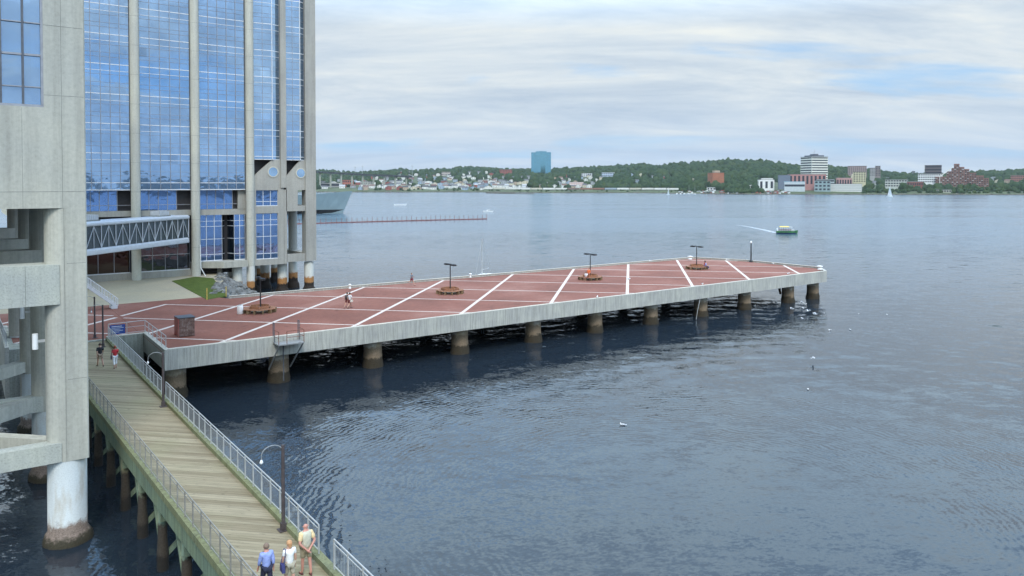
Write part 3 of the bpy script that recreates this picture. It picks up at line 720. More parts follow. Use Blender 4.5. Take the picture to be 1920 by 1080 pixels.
# flat pier and square corner
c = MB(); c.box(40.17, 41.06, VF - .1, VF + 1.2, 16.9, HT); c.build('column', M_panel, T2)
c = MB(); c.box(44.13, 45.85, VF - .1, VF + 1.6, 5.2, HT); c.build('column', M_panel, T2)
def bay(u0, u1, z0, z1, v, mat, nv, hz, name='window', vm=0, fine=True, fr=M_mull):
    w = MB().box(u0, u1, v, v + .08, z0, z1).build(name, mat, T2)
    c = MB(); n = nv
    for i in range(n + 1):
        u = u0 + (u1 - u0) * i / n; c.box(max(u0, u - .035), min(u1, u + .035), v - .09, v - .002, z0, z1)
    c.mi = 1
    for (z, h, m_) in hz:
        if z0 <= z <= z1 - h: c.mi = m_; c.box(u0, u1, v - .05, v - .0015, z, z + h)
    c.mi = 1; c.box(u0, u1, v - .1, v - .001, z0 - .06, z0 + .07)
    c.build('frame', [fr, M_mullw, M_mulld], w)
    return w
hz = []
for k in range(12):
    z = 17.6 + 4.08 * k
    hz += [(z, .10, 1), (z + 1.0, .04, 0), (z + 1.6, .035, 0), (z + 2.7, .035, 0), (z + 3.2, .06, 1)]
for u0, u1 in ((13.05, 18.98), (20.28, 26.93), (28.23, 34.82)): bay(u0, u1, 16.65, HT, VG, M_glass, 5, hz)
# folded bays near the corner
def fold(u0, uf, u1):
    for a, b, va, vb in ((u0, uf, VG, VG - .45), (uf + .06, u1, VG - .45, VG + .05)):
        w = MB(); w.prism([(a, va), (b, vb), (b, vb + .3), (a, va + .3)], 21.22, HT); w = w.build('window', M_glass, T2)
        c = MB(); n = 2 if a == u0 else 1
        for i in range(n + 1):
            t = i / n; u = a + (b - a) * t; v = va + (vb - va) * t; c.box(u - .025, u + .025, v - .06, v - .002, 21.22, HT)
        for (z, h, m_) in hz + [(21.22, .1, 1)]:
            if z >= 21.2: c.mi = m_; c.add([(a, va - .04, z), (b, vb - .04, z), (b, vb - .001, z), (a, va - .001, z), (a, va - .04, z + h), (b, vb - .04, z + h), (b, vb - .001, z + h), (a, va - .001, z + h)], [(0, 3, 2, 1), (4, 5, 6, 7), (0, 1, 5, 4), (1, 2, 6, 5), (2, 3, 7, 6), (3, 0, 4, 7)])
        c.build('frame', [M_mull, M_mullw, M_mulld], w)
    MB().box(uf - .03, uf + .06, VG - .60, VG - .46, 21.22, HT).build('corner_bar', M_mullw, T2)
fold(36.12, 38.85, 40.16); fold(41.07, 43.28, 44.12)
# body of the tower behind the glass
MB().box(5, 45.5, VG + .95, 146, 16.7, HT).build('core', M_void, T2)
c = MB(); c.box(5, 45.8, VG + 29.1, VG + 29.3, 16.7, HT); c.box(45.55, 45.8, VF + 1.7, 146, 16.7, HT); c.box(5, 41.0, VF + 1.5, 146, 13.0, 16.55); c.build('rear_wall', M_conc2, T2)
# middle level: recessed band
for u0, u1 in ((13.05, 18.98), (20.28, 26.93), (28.23, 34.82)):
    ue = u0 + (u1 - u0) * .74
    w = MB().box(u0 - .3, ue, VG + .75, VG + .83, 13.72, 16.6).build('window', M_glass2, T2)
    c = MB()
    for i in range(5): u = u0 + (ue - u0) * i / 4; c.box(u - .04, u + .04, VG + .68, VG + .748, 13.72, 16.6)
    c.box(u0 - .3, u1 + .3, VG + .66, VG + .74, 14.45, 14.52); c.build('frame', [M_mull], w)
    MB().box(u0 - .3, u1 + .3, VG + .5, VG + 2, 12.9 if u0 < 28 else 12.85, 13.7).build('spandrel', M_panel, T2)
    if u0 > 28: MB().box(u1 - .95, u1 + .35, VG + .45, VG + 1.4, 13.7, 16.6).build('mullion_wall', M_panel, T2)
    MB().box(u0 - .25, u1 + .25, VG + .95, VG + 1.0, 13.7, 16.6).build('recess_shade', M_void, T2)  # thin near-black sheet over the concrete paints the shade of the opening
# lower level glass
MB().box(5, 34.6, VG + 1.9, VG + 2.2, 4.0, 13.2).build('lower_wall', M_void, T2)
hb = [(6.9, .07, 1), (9.2, .06, 1), (11.1, .06, 1), (11.9, .05, 1)]
bay(20.28, 27.0, 4.95, 12.88, VG + 1.0, M_glass3, 4, [(7.2, .05, 1)], fr=M_mull)
bay(13.05, 19.0, 4.95, 9.4, VG + 1.0, glass_mat('brown_lobby_glass', (.06, .045, .04), .02, .4), 3, [], fr=M_mull)
bay(28.2, 31.6, 6.0, 12.85, VG + .9, M_glass2, 3, hb, fr=M_mullw)
bay(33.2, 34.85, 6.0, 12.85, VG + .3, M_glass2, 2, hb, fr=M_mullw)
c = MB(); c.prism([(31.6, VG + .9), (32.5, VG + 2.4), (33.2, VG + .3), (33.2, VG + .7), (32.5, VG + 2.8), (31.6, VG + 1.3)], 6.0, 12.85); w = c.build('window', glass_mat('dark_angled_glass', (.06, .10, .16), .02), T2)
c = MB()
for (z, h, _) in hb: c.add([(31.6, VG + .85, z), (32.5, VG + 2.33, z), (32.5, VG + 2.36, z + h), (31.6, VG + .88, z + h)], [(0, 1, 2, 3)]); c.add([(32.5, VG + 2.33, z), (33.2, VG + .25, z), (33.2, VG + .28, z + h), (32.5, VG + 2.36, z + h)], [(0, 1, 2, 3)])
c.box(32.46, 32.54, VG + 2.25, VG + 2.33, 6, 12.85); c.build('frame', [M_mullw], w)
c = MB(); c.box(5, 19.3, VG + .85, VG + 1.9, 3.9, 4.88); c.box(19.9, 27.2, VG + .85, VG + 1.9, 3.9, 4.88); c.build('plinth', M_panel, T2)
c = MB(); c.prism([(28.2, VG + .8), (31.2, VG - 1.4), (34.75, VG - 1.4), (34.75, VG + 1.8), (28.2, VG + 1.8)], 5.0, 5.92); c.prism([(27.2, VG + .8), (28.2, VG + .8), (28.2, VG + 1.8), (27.2, VG + 1.8)], 3.9, 5.9); c.build('slab', M_conc2, T2)
# bay four: panel with notched top, round window and two windows
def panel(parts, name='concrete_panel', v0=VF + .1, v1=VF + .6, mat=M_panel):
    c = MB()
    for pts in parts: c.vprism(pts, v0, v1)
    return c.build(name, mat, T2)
ub, ue = 36.12, 40.7
w0, w1_ = 36.35, 39.75
panel([[(ub, 16.52), (ue, 16.52), (ue, 21.2), (38.85, 21.2), (ub, 18.75)]])
panel([[(ub, 12.95), (ue, 12.95), (ue, 14.08), (ub, 14.08)], [(ub, 4.95), (ue, 4.95), (ue, 5.88), (ub, 5.88)],
       [(w1_, 14.0801), (ue, 14.0801), (ue, 16.5199), (w1_, 16.5199)], [(w1_, 5.8801), (ue, 5.8801), (ue, 12.9499), (w1_, 12.9499)],
       [(ub, 14.0801), (w0, 14.0801), (w0, 16.5199), (ub, 16.5199)], [(ub, 5.8801), (w0, 5.8801), (w0, 12.9499), (ub, 12.9499)]])
bay(w0, w1_, 14.1, 16.5, VF + .35, M_glass2, 3, [(14.75, .07, 1)], fr=M_mullw)
bay(w0, w1_, 5.9, 12.9, VF + .35, M_glass2, 3, [(6.7, .08, 1), (9.35, .07, 1), (11.1, .07, 1), (11.9, .06, 1)], fr=M_mullw)
c = MB(); c.box(ub, 41.3, VF + .61, 140, 4.96, 5.8); c.box(40.72, 41.15, VF + .1, 140, 4.95, 16.6); c.box(35, 41.1, VF + 6, VF + 6.3, 5.8, 16.5); c.box(ub, ue, VF + .61, VF + 7, 13, 14); c.build('slab', M_panel, T2)
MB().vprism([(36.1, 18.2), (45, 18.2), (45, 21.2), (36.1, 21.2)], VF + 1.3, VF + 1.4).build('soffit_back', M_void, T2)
M_round = glass_mat('round_glass', (.42, .60, .80), 0.0)
def roundel(u, z, r):
    c = MB(); vs = []
    n = 28
    for rr, v in ((r, VF + .02), (r + .16, VF + .02), (r + .16, VF + .12), (r, VF + .12)):
        for i in range(n): t = 2 * math.pi * i / n; vs.append((u + rr * math.cos(t), v, z + rr * math.sin(t)))
    c.add(vs, [(a * n + i, a * n + (i + 1) % n, ((a + 1) % 4) * n + (i + 1) % n, ((a + 1) % 4) * n + i) for a in range(4) for i in range(n)])
    rm = c.build('round_frame', M_colm, T2)
    MB().vprism([(u + r * math.cos(2 * math.pi * i / n), z + r * math.sin(2 * math.pi * i / n)) for i in range(n)], VF + .05, VF + .09).build('round_window', M_round, T2)
roundel(39.0, 19.35, .70); roundel(43.4, 19.2, .66)
# bay five
panel([[(41.06, 16.52), (45.8, 16.52), (45.8, 21.2), (43.3, 21.2), (41.06, 18.6)], [(41.06, 14.08), (42.9, 14.08), (42.9, 16.5199), (41.06, 16.5199)],
       [(41.06, 13.2), (44.12, 13.2), (44.12, 14.0799), (41.06, 14.0799)]])
c = MB(); c.box(41.2, 44.12, VF + .15, VF + 1.0, 5.2, 6.4); c.box(44.3, 45.8, VF + 1.65, 134, 13.2, 14.08); c.box(44.4, 45.8, VF + 1.65, 134, 5.2, 6.4); c.box(44.3, 45.75, VF + 1.65, 145, 16.5, 16.7); c.build('frame_beam', M_panel, T2)
for v in (125.0, 134.0):
    c = MB(); c.lathe((45.1, v, 0), [(.72, 5.0), (.72, 16.6)], 20); c.build('column', M_panel, T2)
for u, v in ((45.1, 125.0), (45.1, 134), (44.98, VF + .9), (41.0, VF + 2), (38.2, 125), (41, 127), (34.8, 124), (38, 134), (42, 134), (31.5, 119.5), (33.6, 117.2), (29.5, 120.5)):
    c = MB(); c.lathe((u, v, 0), [(1.15, -3), (1.1, .1), (1.0, .7), (.8, .95), (.76, 1.3), (.74, 4.96)], 18, knob(k)); k += 1; c.build('pile', M_pile2, T2)
# drain pipe on third column
MB().path([(28.0, 115.9, 8.6), (28.05, 115.85, 5.2), (28.6, 115.5, 4.0)], .06, 8).build('drain_pipe', M_white, T2)

# ------------------------------------------------------------------ pedestrian bridge
M_bw = plain('bridge_white', (.56, .60, .64), .4, .08, 2, .2)
br = thing('footbridge', 'glazed white truss footbridge joining the glass tower above the plaza', 'bridge', (18, 106, 8.9))
E0 = Vector((26.4, 115.9, 0)); DB = Vector((-1, -1, 0)).normalized(); NB = Vector((1, -1, 0)).normalized(); BL = 26.0; wd = 2.6
def bp(t, side, z): p = E0 + DB * t + NB * (side * wd / 2); return Vector((p.x, p.y, z))
E0 = E0 - NB * wd / 2 * 1.0
for nm, z0, z1, ex in (('roof', 12.45, 13.0, .18), ('floor', 9.0, 9.75, .1)):
    c = MB(); prof = [(-wd / 2 - ex, z0 + .15), (-wd / 2 - ex * .6, z0), (wd / 2 + ex * .6, z0), (wd / 2 + ex, z0 + .15), (wd / 2 + ex, z1 - .2), (wd / 2 - .1, z1), (-wd / 2 + .1, z1), (-wd / 2 - ex, z1 - .2)]
    n = len(prof); vv = []
    for t in (0, BL):
        for a, z in prof: p = E0 + DB * t + NB * a; vv.append((p.x, p.y, z))
    c.add(vv, [tuple(range(n)), tuple(range(n, 2 * n))[::-1]] + [(i, i + n, (i + 1) % n + n, (i + 1) % n) for i in range(n)])
    c.build(nm, M_bw, br)
for s in (-1, 1):
    c = MB(); nb = 10; dt = BL / nb
    for i in range(nb + 1): c.bar(bp(i * dt, s, 9.75), bp(i * dt, s, 12.45), .09, .09); c.bar(bp((i + .5) * dt, s, 9.75), bp((i + .5) * dt, s, 12.45), .06, .06) if i < nb else None
    for i in range(nb):
        c.bar(bp(i * dt, s, 9.8), bp((i + .5) * dt, s, 12.4), .065, .065); c.bar(bp((i + .5) * dt, s, 12.4), bp((i + 1) * dt, s, 9.8), .065, .065)
    c.build('truss', M_bw, br)
mt, N = new_mat('bridge_glass'); p_ = N('ShaderNodeBsdfPrincipled', i={'Base Color': (.05, .07, .08, 1), 'Roughness': .05, 'Specular IOR Level': .6, 'Alpha': .86}); N('ShaderNodeOutputMaterial', i={0: p_.outputs[0]})
for s in (-1, 1):
    c = MB(); a = bp(0, s * .93, 9.76); b = bp(BL, s * .93, 9.76); c.bar((a + Vector((0, 0, 1.34))), (b + Vector((0, 0, 1.34))), .03, 2.66); c.build('glass', mt, br)
def roofbox(t, label):
    r = thing('rooftop_unit', label, 'vent', bp(t, 0, 13.0), 'ventilation units on the footbridge roof'); p = bp(t, 0, 13.02)
    c = MB(); c.obox(p, DB, NB, 1.1, .7, 13.12, 13.75); c.build('casing', M_grey2, r); c = MB(); 
    for i in range(7): q = bp(t - .95 + i * .31, 0, 0) + NB * .71; c.obox(q, DB, NB, .05, .02, 13.2, 13.7)
    c.build('louvre', M_bw, r); c = MB(); c.obox(p, DB, NB, 1.25, .85, 13.003, 13.118); c.build('base', M_joint, r)
M_grey2 = plain('unit_grey', (.45, .46, .46), .5, .15, 3)
roofbox(4.8, 'grey louvred ventilation box on the footbridge roof in front of the glass bays'); roofbox(19.0, 'grey louvred ventilation box on the footbridge roof beside the grey tower')

# ------------------------------------------------------------------ people
def skin(verts, edges, radii, root=0, sub=1):
    me = bpy.data.meshes.new('sk'); me.from_pydata([tuple(v) for v in verts], edges, [])
    o = bpy.data.objects.new('sk', me); COL.objects.link(o)
    md = o.modifiers.new('s', 'SKIN'); md.use_smooth_shade = True
    for i, sv in enumerate(me.skin_vertices[0].data): r = radii[i]; sv.radius = (r, r) if not isinstance(r, tuple) else r; sv.use_root = (i == root)
    if sub: o.modifiers.new('u', 'SUBSURF').levels = sub
    dg = bpy.context.evaluated_depsgraph_get(); dg.update()
    nm = bpy.data.meshes.new_from_object(o.evaluated_get(dg)); bpy.data.objects.remove(o); bpy.data.meshes.remove(me)
    return nm
def V3(*a): return Vector(a)
M_skin = plain('skin', (.50, .29, .21), .55, .08, 8); M_skin2 = plain('skin_red', (.52, .25, .19), .55, .08, 8); M_skind = plain('skin_tan', (.33, .18, .12), .55, .08, 8)
def cloth(name, c): return plain('cloth_' + name, c, .85, .18, 9, bump=.01)
def person(label, loc, face, h=1.75, pose=None, top=('white', (.7, .7, .7)), bottom=('khaki', (.3, .27, .2)), blen=.5, slen=.45, hair=((.1, .07, .05), .0), shoes=(.05, .04, .04), skinm=None, group=None, bulk=1.0, bag=None, vest=None):
    "face: heading in degrees in world axes; the body is built facing +y"
    ps = dict(lh=22, rh=-18, lk=8, rk=20, la=-20, ra=18, le=18, re=18, sit=0, head=0, hands=None); ps.update(pose or {})
    skinm = skinm or M_skin; b = bulk
    hipz = .93 if not ps['sit'] else .46
    J = {}
    J['pel'] = V3(0, 0, hipz + .02); J['wai'] = V3(0, .01, hipz + .18); J['che'] = V3(0, .02, hipz + .38); J['upc'] = V3(0, .0, hipz + .50); J['nek'] = V3(0, .005, hipz + .60)
    J['hd0'] = V3(0, .03, hipz + .665); J['hd1'] = V3(0, .02, hipz + .735); J['hd2'] = V3(0, .01, hipz + .79)
    for s, n in ((-1, 'l'), (1, 'r')):
        J[n + 'sh'] = V3(s * .175, -.005, hipz + .49)
        a = R(ps[n + 'a']); e = R(ps[n + 'e'])
        d1 = V3(s * .16, math.sin(a), -math.cos(a)).normalized(); J[n + 'el'] = J[n + 'sh'] + d1 * .29
        d2 = V3(s * .02, math.sin(a + e), -math.cos(a + e)).normalized(); J[n + 'wr'] = J[n + 'el'] + d2 * .25
        if ps['hands'] == 'back':
            J[n + 'el'] = V3(s * .27, -.11, hipz + .23); J[n + 'wr'] = V3(s * .07, -.21, hipz + .04 + .02 * s); 
        if ps['hands'] == 'lap': J[n + 'el'] = V3(s * .24, .08, hipz + .22); J[n + 'wr'] = V3(s * .12, .30, hipz + .14)
        J[n + 'hi'] = V3(s * .095, 0, hipz)
        if ps['sit']: J[n + 'kn'] = V3(s * .12, .43, hipz + .03); J[n + 'an'] = V3(s * .12, .46, .07); fd = V3(0, 1, 0)
        else:
            t = R(ps[n + 'h']); kk = R(ps[n + 'k'])
            J[n + 'kn'] = J[n + 'hi'] + V3(s * .02, math.sin(t), -math.cos(t)) * .43; J[n + 'an'] = J[n + 'kn'] + V3(0, math.sin(t - kk), -math.cos(t - kk)) * .42; fd = V3(s * .15, math.cos(t * .5), 0).normalized()
        J[n + 'to'] = J[n + 'an'] + fd * .15 + V3(0, 0, -.045 if not ps['sit'] else -.04)
    if not ps['sit']:
        dz = .075 - min(J['lan'].z, J['ran'].z)
        for v in J.values(): v.z += dz
    names = ['pel', 'wai', 'che', 'upc', 'nek', 'hd0', 'hd1', 'hd2']; rad = [.108 * b, .112 * b, .135 * b, .10, .058, .078, .092, .06]
    ed = [(i, i + 1) for i in range(7)]; P = [J[n] for n in names]
    def addn(p, r, par): P.append(p); rad.append(r); ed.append((par, len(P) - 1)); return len(P) - 1
    for s, n in ((-1, 'l'), (1, 'r')):
        i = addn(J[n + 'sh'], .068 * b, 3); i = addn(J[n + 'el'], .045 * b, i); i = addn(J[n + 'wr'], .029, i)
        d = (J[n + 'wr'] - J[n + 'el']).normalized(); side = d.cross(V3(1, 0, 0)).normalized() if ps['hands'] != 'back' else V3(0, 0, 1).cross(d).normalized()
        palm = addn(J[n + 'wr'] + d * .075, .036, i); pp = P[palm]; curl = d.cross(side).normalized() * (-s)
        for q, ln in zip((-1.5, -.5, .5, 1.5), (.062, .075, .07, .055)):
            b0 = addn(pp + d * .035 + side * (q * .021), .0105, palm); b1 = addn(P[b0] + (d + curl * .35).normalized() * ln * .55, .0098, b0); addn(P[b1] + (d + curl * .9).normalized() * ln * .45, .0085, b1)
        t0 = addn(pp - d * .015 - side * .045 + curl * .012, .0125, palm); addn(P[t0] + (d * .8 - side * .35 + curl * .3).normalized() * .045, .0105, t0)
        i = addn(J[n + 'hi'], .098 * b, 0); i = addn(J[n + 'kn'], .062, i); c_ = addn(J[n + 'kn'].lerp(J[n + 'an'], .35), .058, i); i = addn(J[n + 'an'], .038, c_); addn(J[n + 'to'], .034, i)
    sc = h / 1.76; P = [p * sc for p in P]; rad = [r * sc for r in rad]
    root = thing('person', label, 'person', (0, 0, 0), group)
    me = skin(P, ed, rad); me.materials.append(skinm)
    # nose, ears on the same body mesh
    bm_ = bmesh.new(); bm_.from_mesh(me); hc = J['hd1'] * sc
    for c_, r_ in ((hc + V3(0, .098, -.02) * sc, .017), (hc + V3(.088, .0, -.01) * sc, .022), (hc + V3(-.088, .0, -.01) * sc, .022)):
        bmesh.ops.create_icosphere(bm_, subdivisions=1, radius=r_ * sc, matrix=Matrix.Translation(c_))
    bm_.to_mesh(me); bm_.free()
    body = bpy.data.objects.new('body', me); COL.objects.link(body); body.parent = root
    def child(name, me_, mat):
        me_.materials.clear(); me_.materials.append(mat); o = bpy.data.objects.new(name, me_); COL.objects.link(o); o.parent = root; return o
    # top
    ext = .0 if ps['sit'] else -.06
    tv = [J['pel'] + V3(0, 0, ext), J['wai'], J['che'], J['upc'] + V3(0, 0, .015), J['nek'] - V3(0, 0, .035)]; tr = [.155 * b, .15 * b, .165 * b, .125 * b, .07]; te = [(0, 1), (1, 2), (2, 3), (3, 4)]
    for n in 'lr':
        tv.append(J[n + 'sh'] + V3(0, 0, .005)); tr.append(.085 * b); te.append((3, len(tv) - 1))
        if slen > 0:
            if slen <= .5: tv.append(J[n + 'sh'].lerp(J[n + 'el'], slen * 1.9)); tr.append(.07 * b); te.append((len(tv) - 2, len(tv) - 1))
            else:
                tv.append(J[n + 'el']); tr.append(.062 * b); te.append((len(tv) - 2, len(tv) - 1)); tv.append(J[n + 'el'].lerp(J[n + 'wr'], (slen - .5) * 1.9)); tr.append(.045); te.append((len(tv) - 2, len(tv) - 1))
    child('shirt', skin([p * sc for p in tv], te, [r * sc for r in tr]), cloth(*top))
    if vest: child('vest', skin([p * sc for p in tv[:5]] + [J['lsh'] * .78 * sc + J['upc'] * .22 * sc, J['rsh'] * .78 * sc + J['upc'] * .22 * sc], te[:4] + [(3, 5), (3, 6)], [r * sc * 1.14 for r in tr[:5]] + [.102 * sc] * 2), cloth(*vest))
    bv = [J['pel'] + V3(0, 0, .03)]; brd = [.142 * b]; be = []
    for n in 'lr':
        bv.append(J[n + 'hi']); brd.append(.112 * b); be.append((0, len(bv) - 1))
        if blen <= .5: bv.append(J[n + 'hi'].lerp(J[n + 'kn'], blen * 1.85)); brd.append(.088 * b); be.append((len(bv) - 2, len(bv) - 1))
        else: bv.append(J[n + 'kn']); brd.append(.08 * b); be.append((len(bv) - 2, len(bv) - 1)); bv.append(J[n + 'kn'].lerp(J[n + 'an'], (blen - .5) * 1.9)); brd.append(.068); be.append((len(bv) - 2, len(bv) - 1))
    child('trousers' if blen > .55 else 'shorts', skin([p * sc for p in bv], be, [r * sc for r in brd]), cloth(*bottom))
    if hair[0]:
        hcn = (J['hd1'] + V3(0, -.018, .022)) * sc; c = MB(); c.ball(hcn, .103 * sc, .112 * sc, .108 * sc, 14, 10)
        c.v = [(x, min(y, hcn.y + (.07 if z > hcn.z + .03 * sc else .02) * sc), max(z, hcn.z - .075 * sc)) for x, y, z in c.v]
        if hair[1] > 0: q = hcn + V3(0, -.06, -.08) * sc; c.tube(hcn + V3(0, -.05, 0) * sc, q + V3(0, -.02, -hair[1]) * sc, .085 * sc, .05 * sc, 10)
        o = c.build('hair', plain('hair_%02d%02d%02d' % tuple(int(x * 99) for x in hair[0]), hair[0], .7, .3, 30), root)
    for n in 'lr':
        a, t_ = J[n + 'an'] * sc, J[n + 'to'] * sc; c = MB(); d = (t_ - a); d.z = 0; mid = a.lerp(t_, .5)
        c.v = []; c.ball((0, 0, 0), .047 * sc, .135 * sc, .042 * sc, 10, 6); ang = math.atan2(d.x, d.y); mt_ = Matrix.Translation(V3(mid.x, mid.y, min(a.z, t_.z) - .018 * sc)) @ Matrix.Rotation(-ang, 4, 'Z')
        c.v = [tuple(mt_ @ Vector(v)) for v in c.v]; c.build('shoe', plain('shoe_%02d' % int(shoes[0] * 99), shoes, .7), root)
    if bag:
        kind, col_, s = bag; sh = J['rsh' if s > 0 else 'lsh'] * sc
        M_bag = plain('bag_%s' % kind, col_, .6, .2, 8); p = V3(s * .27, -.02, J['pel'].z - .02) * sc if kind != 'pack' else V3(0, -.2, J['che'].z - .04) * sc
        bg_ = thing('handbag' if kind != 'pack' else 'backpack', label.split(' with ')[0] + ': their ' + ('backpack' if kind == 'pack' else 'shoulder bag'), 'bag', (0, 0, 0))
        c = MB()
        if kind == 'pack': c.ball(p, .15, .10, .22, 12, 8)
        else: c.vprism([(-.16, -.15), (.16, -.15), (.12, .10), (-.12, .10)], -.05, .05); c.v = [tuple(p + Matrix.Rotation(R(80), 3, 'Z') @ Vector(v)) for v in c.v]
        c.build('pouch', M_bag, bg_)
        if kind != 'pack': MB().path([p + V3(0, .11, .1), sh + V3(0, .06, .10), sh + V3(0, -.07, .10), p + V3(0, -.11, .1)], .012, 6).build('strap', M_bag, bg_)
        bg_['label'] = bag_label[kind]; bg_.location = loc; bg_.rotation_euler.z = R(face - 90)
    root.location = loc; root.rotation_euler.z = R(face - 90)
    return root
bag_label = {'navy': 'navy shoulder bag carried by the fair-haired person in white', 'dark': 'dark handbag carried by the person in the red top', 'cream': 'pale bag on the hip of the person in white shirt crossing the pier', 'pack': 'dark backpack of the second person crossing the pier'}
def at_floor(px, py, z=4.0): return atz(px, py, z)
BT = .002
person('elderly person in a pale vest and khaki shorts, hands clasped behind their back', atz(574, 1077, BZ + BT), 93, 1.80, dict(hands='back', lh=6, rh=-9, lk=2, rk=6), ('yellowcream', (.72, .55, .30)), ('khaki', (.32, .27, .18)), .46, .42, (None, 0), (.10, .03, .025), M_skin2, bulk=1.12, vest=('sage', (.50, .49, .38)))
person('person in a white top with fair reddish hair carrying a navy shoulder bag', atz(543, 1106, BZ + BT), 97, 1.66, dict(lh=10, rh=-10, la=8, ra=-6), ('offwhite', (.78, .78, .76)), ('stone', (.36, .33, .25)), .5, .3, ((.50, .27, .13), .05), (.2, .1, .06), M_skin, bag=('navy', (.035, .04, .14), -1))
person('person in a loose light blue shirt and dark trousers with short grey-brown hair', atz(500, 1112, BZ + BT), 92, 1.66, dict(lh=14, rh=-12, la=14, ra=-12, le=12, re=12), ('lightblue', (.27, .34, .66)), ('navy', (.02, .022, .05)), .95, .8, ((.20, .14, .10), .0), (.03, .03, .03), M_skin2, bulk=1.1)
person('person in a black shirt and khaki shorts walking away along the boardwalk', atz(188, 687, BZ + BT), 96, 1.78, dict(lh=24, rh=-20), ('black', (.02, .02, .024)), ('tan', (.33, .25, .18)), .46, .45, ((.08, .05, .035), 0), (.03, .03, .04), M_skin)
person('person in a red top and white cropped trousers with auburn hair', atz(216, 690, BZ + BT), 94, 1.66, dict(lh=-16, rh=18), ('red', (.52, .035, .045)), ('white', (.78, .78, .80)), .8, .4, ((.28, .08, .04), .04), (.3, .15, .12), M_skin, bag=('dark', (.05, .05, .07), -1))
person('person in a white shirt and dark red shorts striding across the pier', atz(656, 578, PZ + .005), 20, 1.78, dict(lh=28, rh=-26), ('white2', (.72, .74, .78)), ('maroon', (.16, .03, .035)), .45, .4, ((.03, .025, .02), 0), (.03, .03, .03), M_skin, bag=('cream', (.62, .58, .5), 1))
person('person in dark clothes walking close behind the white shirt on the pier', atz(651, 577.5, PZ + .005), 22, 1.72, dict(lh=-20, rh=22), ('charcoal', (.05, .05, .06)), ('maroon', (.16, .03, .035)), .45, .4, ((.03, .025, .02), 0), (.3, .2, .15), M_skin, bag=('pack', (.08, .06, .06), 1))
person('jogger in a grey-blue top and red shorts near the far edge of the pier', atz(772, 535, PZ + .005), -60, 1.74, dict(lh=30, rh=-24, rk=70, la=-35, ra=35, le=75, re=75), ('slate', (.10, .13, .17)), ('red2', (.30, .05, .07)), .4, .4, ((.10, .07, .05), 0), (.1, .08, .08), M_skin)
def seat_at(cx, ang, r=1.42): return Vector((cx + r * math.cos(R(ang)), 79.5 + r * math.sin(R(ang)), PZ - .0))
person('seated person in a white shirt with dark hair on the middle planter bench', seat_at(71.5, 205), 205, 1.70, dict(sit=1, hands='lap'), ('white3', (.74, .75, .78)), ('redshort', (.30, .06, .06)), .46, .4, ((.02, .018, .015), .05), (.3, .25, .2), M_skind)
person('standing person in an orange top by the lamp post of the middle bench', atz(1104, 525.5, PZ + .005), 200, 1.76, dict(lh=3, rh=-3, la=0, ra=5, le=60, re=70), ('orange', (.72, .17, .06)), ('rust', (.42, .14, .08)), .9, .85, ((.25, .1, .05), 0), (.2, .1, .08), M_skin)
person('seated person in a red and white shirt at the bench nearest the pier tip', seat_at(94.1, -25), -25, 1.75, dict(sit=1, hands='lap'), ('crimson', (.50, .05, .07)), ('denim', (.08, .12, .3)), .6, .45, ((.10, .05, .03), .05), (.6, .6, .6), M_skind)
person('seated person in navy clothes on the bench nearest the pier tip', seat_at(94.1, -62), -55, 1.72, dict(sit=1, hands='lap'), ('bluewhite', (.28, .32, .6)), ('navy2', (.03, .04, .12)), .9, .45, ((.05, .03, .02), 0), (.1, .1, .1), M_skin)

# ------------------------------------------------------------------ gulls
M_gw = plain('gull_white', (.85, .86, .86), .6, .04); M_gg = plain('gull_grey', (.38, .40, .43), .6, .1); M_gb = plain('gull_beak', (.7, .4, .08), .5)
def gull_mesh(fly):
    c = MB(); c.mi = 0
    c.ball((0, 0, .10), .10, .24, .09, 10, 8); c.ball((0, .22, .22), .055, .07, .06, 8, 6); c.tube((0, .15, .12), (0, .21, .2), .055, .045, 8)
    c.add([(-.05, -.2, .11), (.05, -.2, .11), (.07, -.38, .13), (-.07, -.38, .13), (0, -.2, .09)], [(0, 1, 2, 3), (0, 3, 4), (1, 4, 2), (2, 4, 3)])
    if fly:
        for s in (-1, 1):
            q = [(s * .06, .12, .15), (s * .3, .17, .30), (s * .62, .0, .26), (s * .66, -.07, .25), (s * .3, -.02, .28), (s * .06, -.12, .14)]
            c.mi = 1; n = len(q); c.add(q + [(x, y, z - .015) for x, y, z in q], [tuple(range(n)), tuple(range(n, 2 * n))[::-1]] + [(i, i + n, (i + 1) % n + n, (i + 1) % n) for i in range(n)])
    else:
        for s in (-1, 1): c.mi = 1; c.ball((s * .075, -.05, .13), .045, .2, .06, 8, 6)
        
    c.mi = 2; c.tube((0, .275, .215), (0, .34, .205), .016, .004, 6)
    return c
gm = {}
for fl in (0, 1):
    o = gull_mesh(fl).build('seagull', [M_gw, M_gg, M_gb]); gm[fl] = o.data; bpy.data.objects.remove(o)
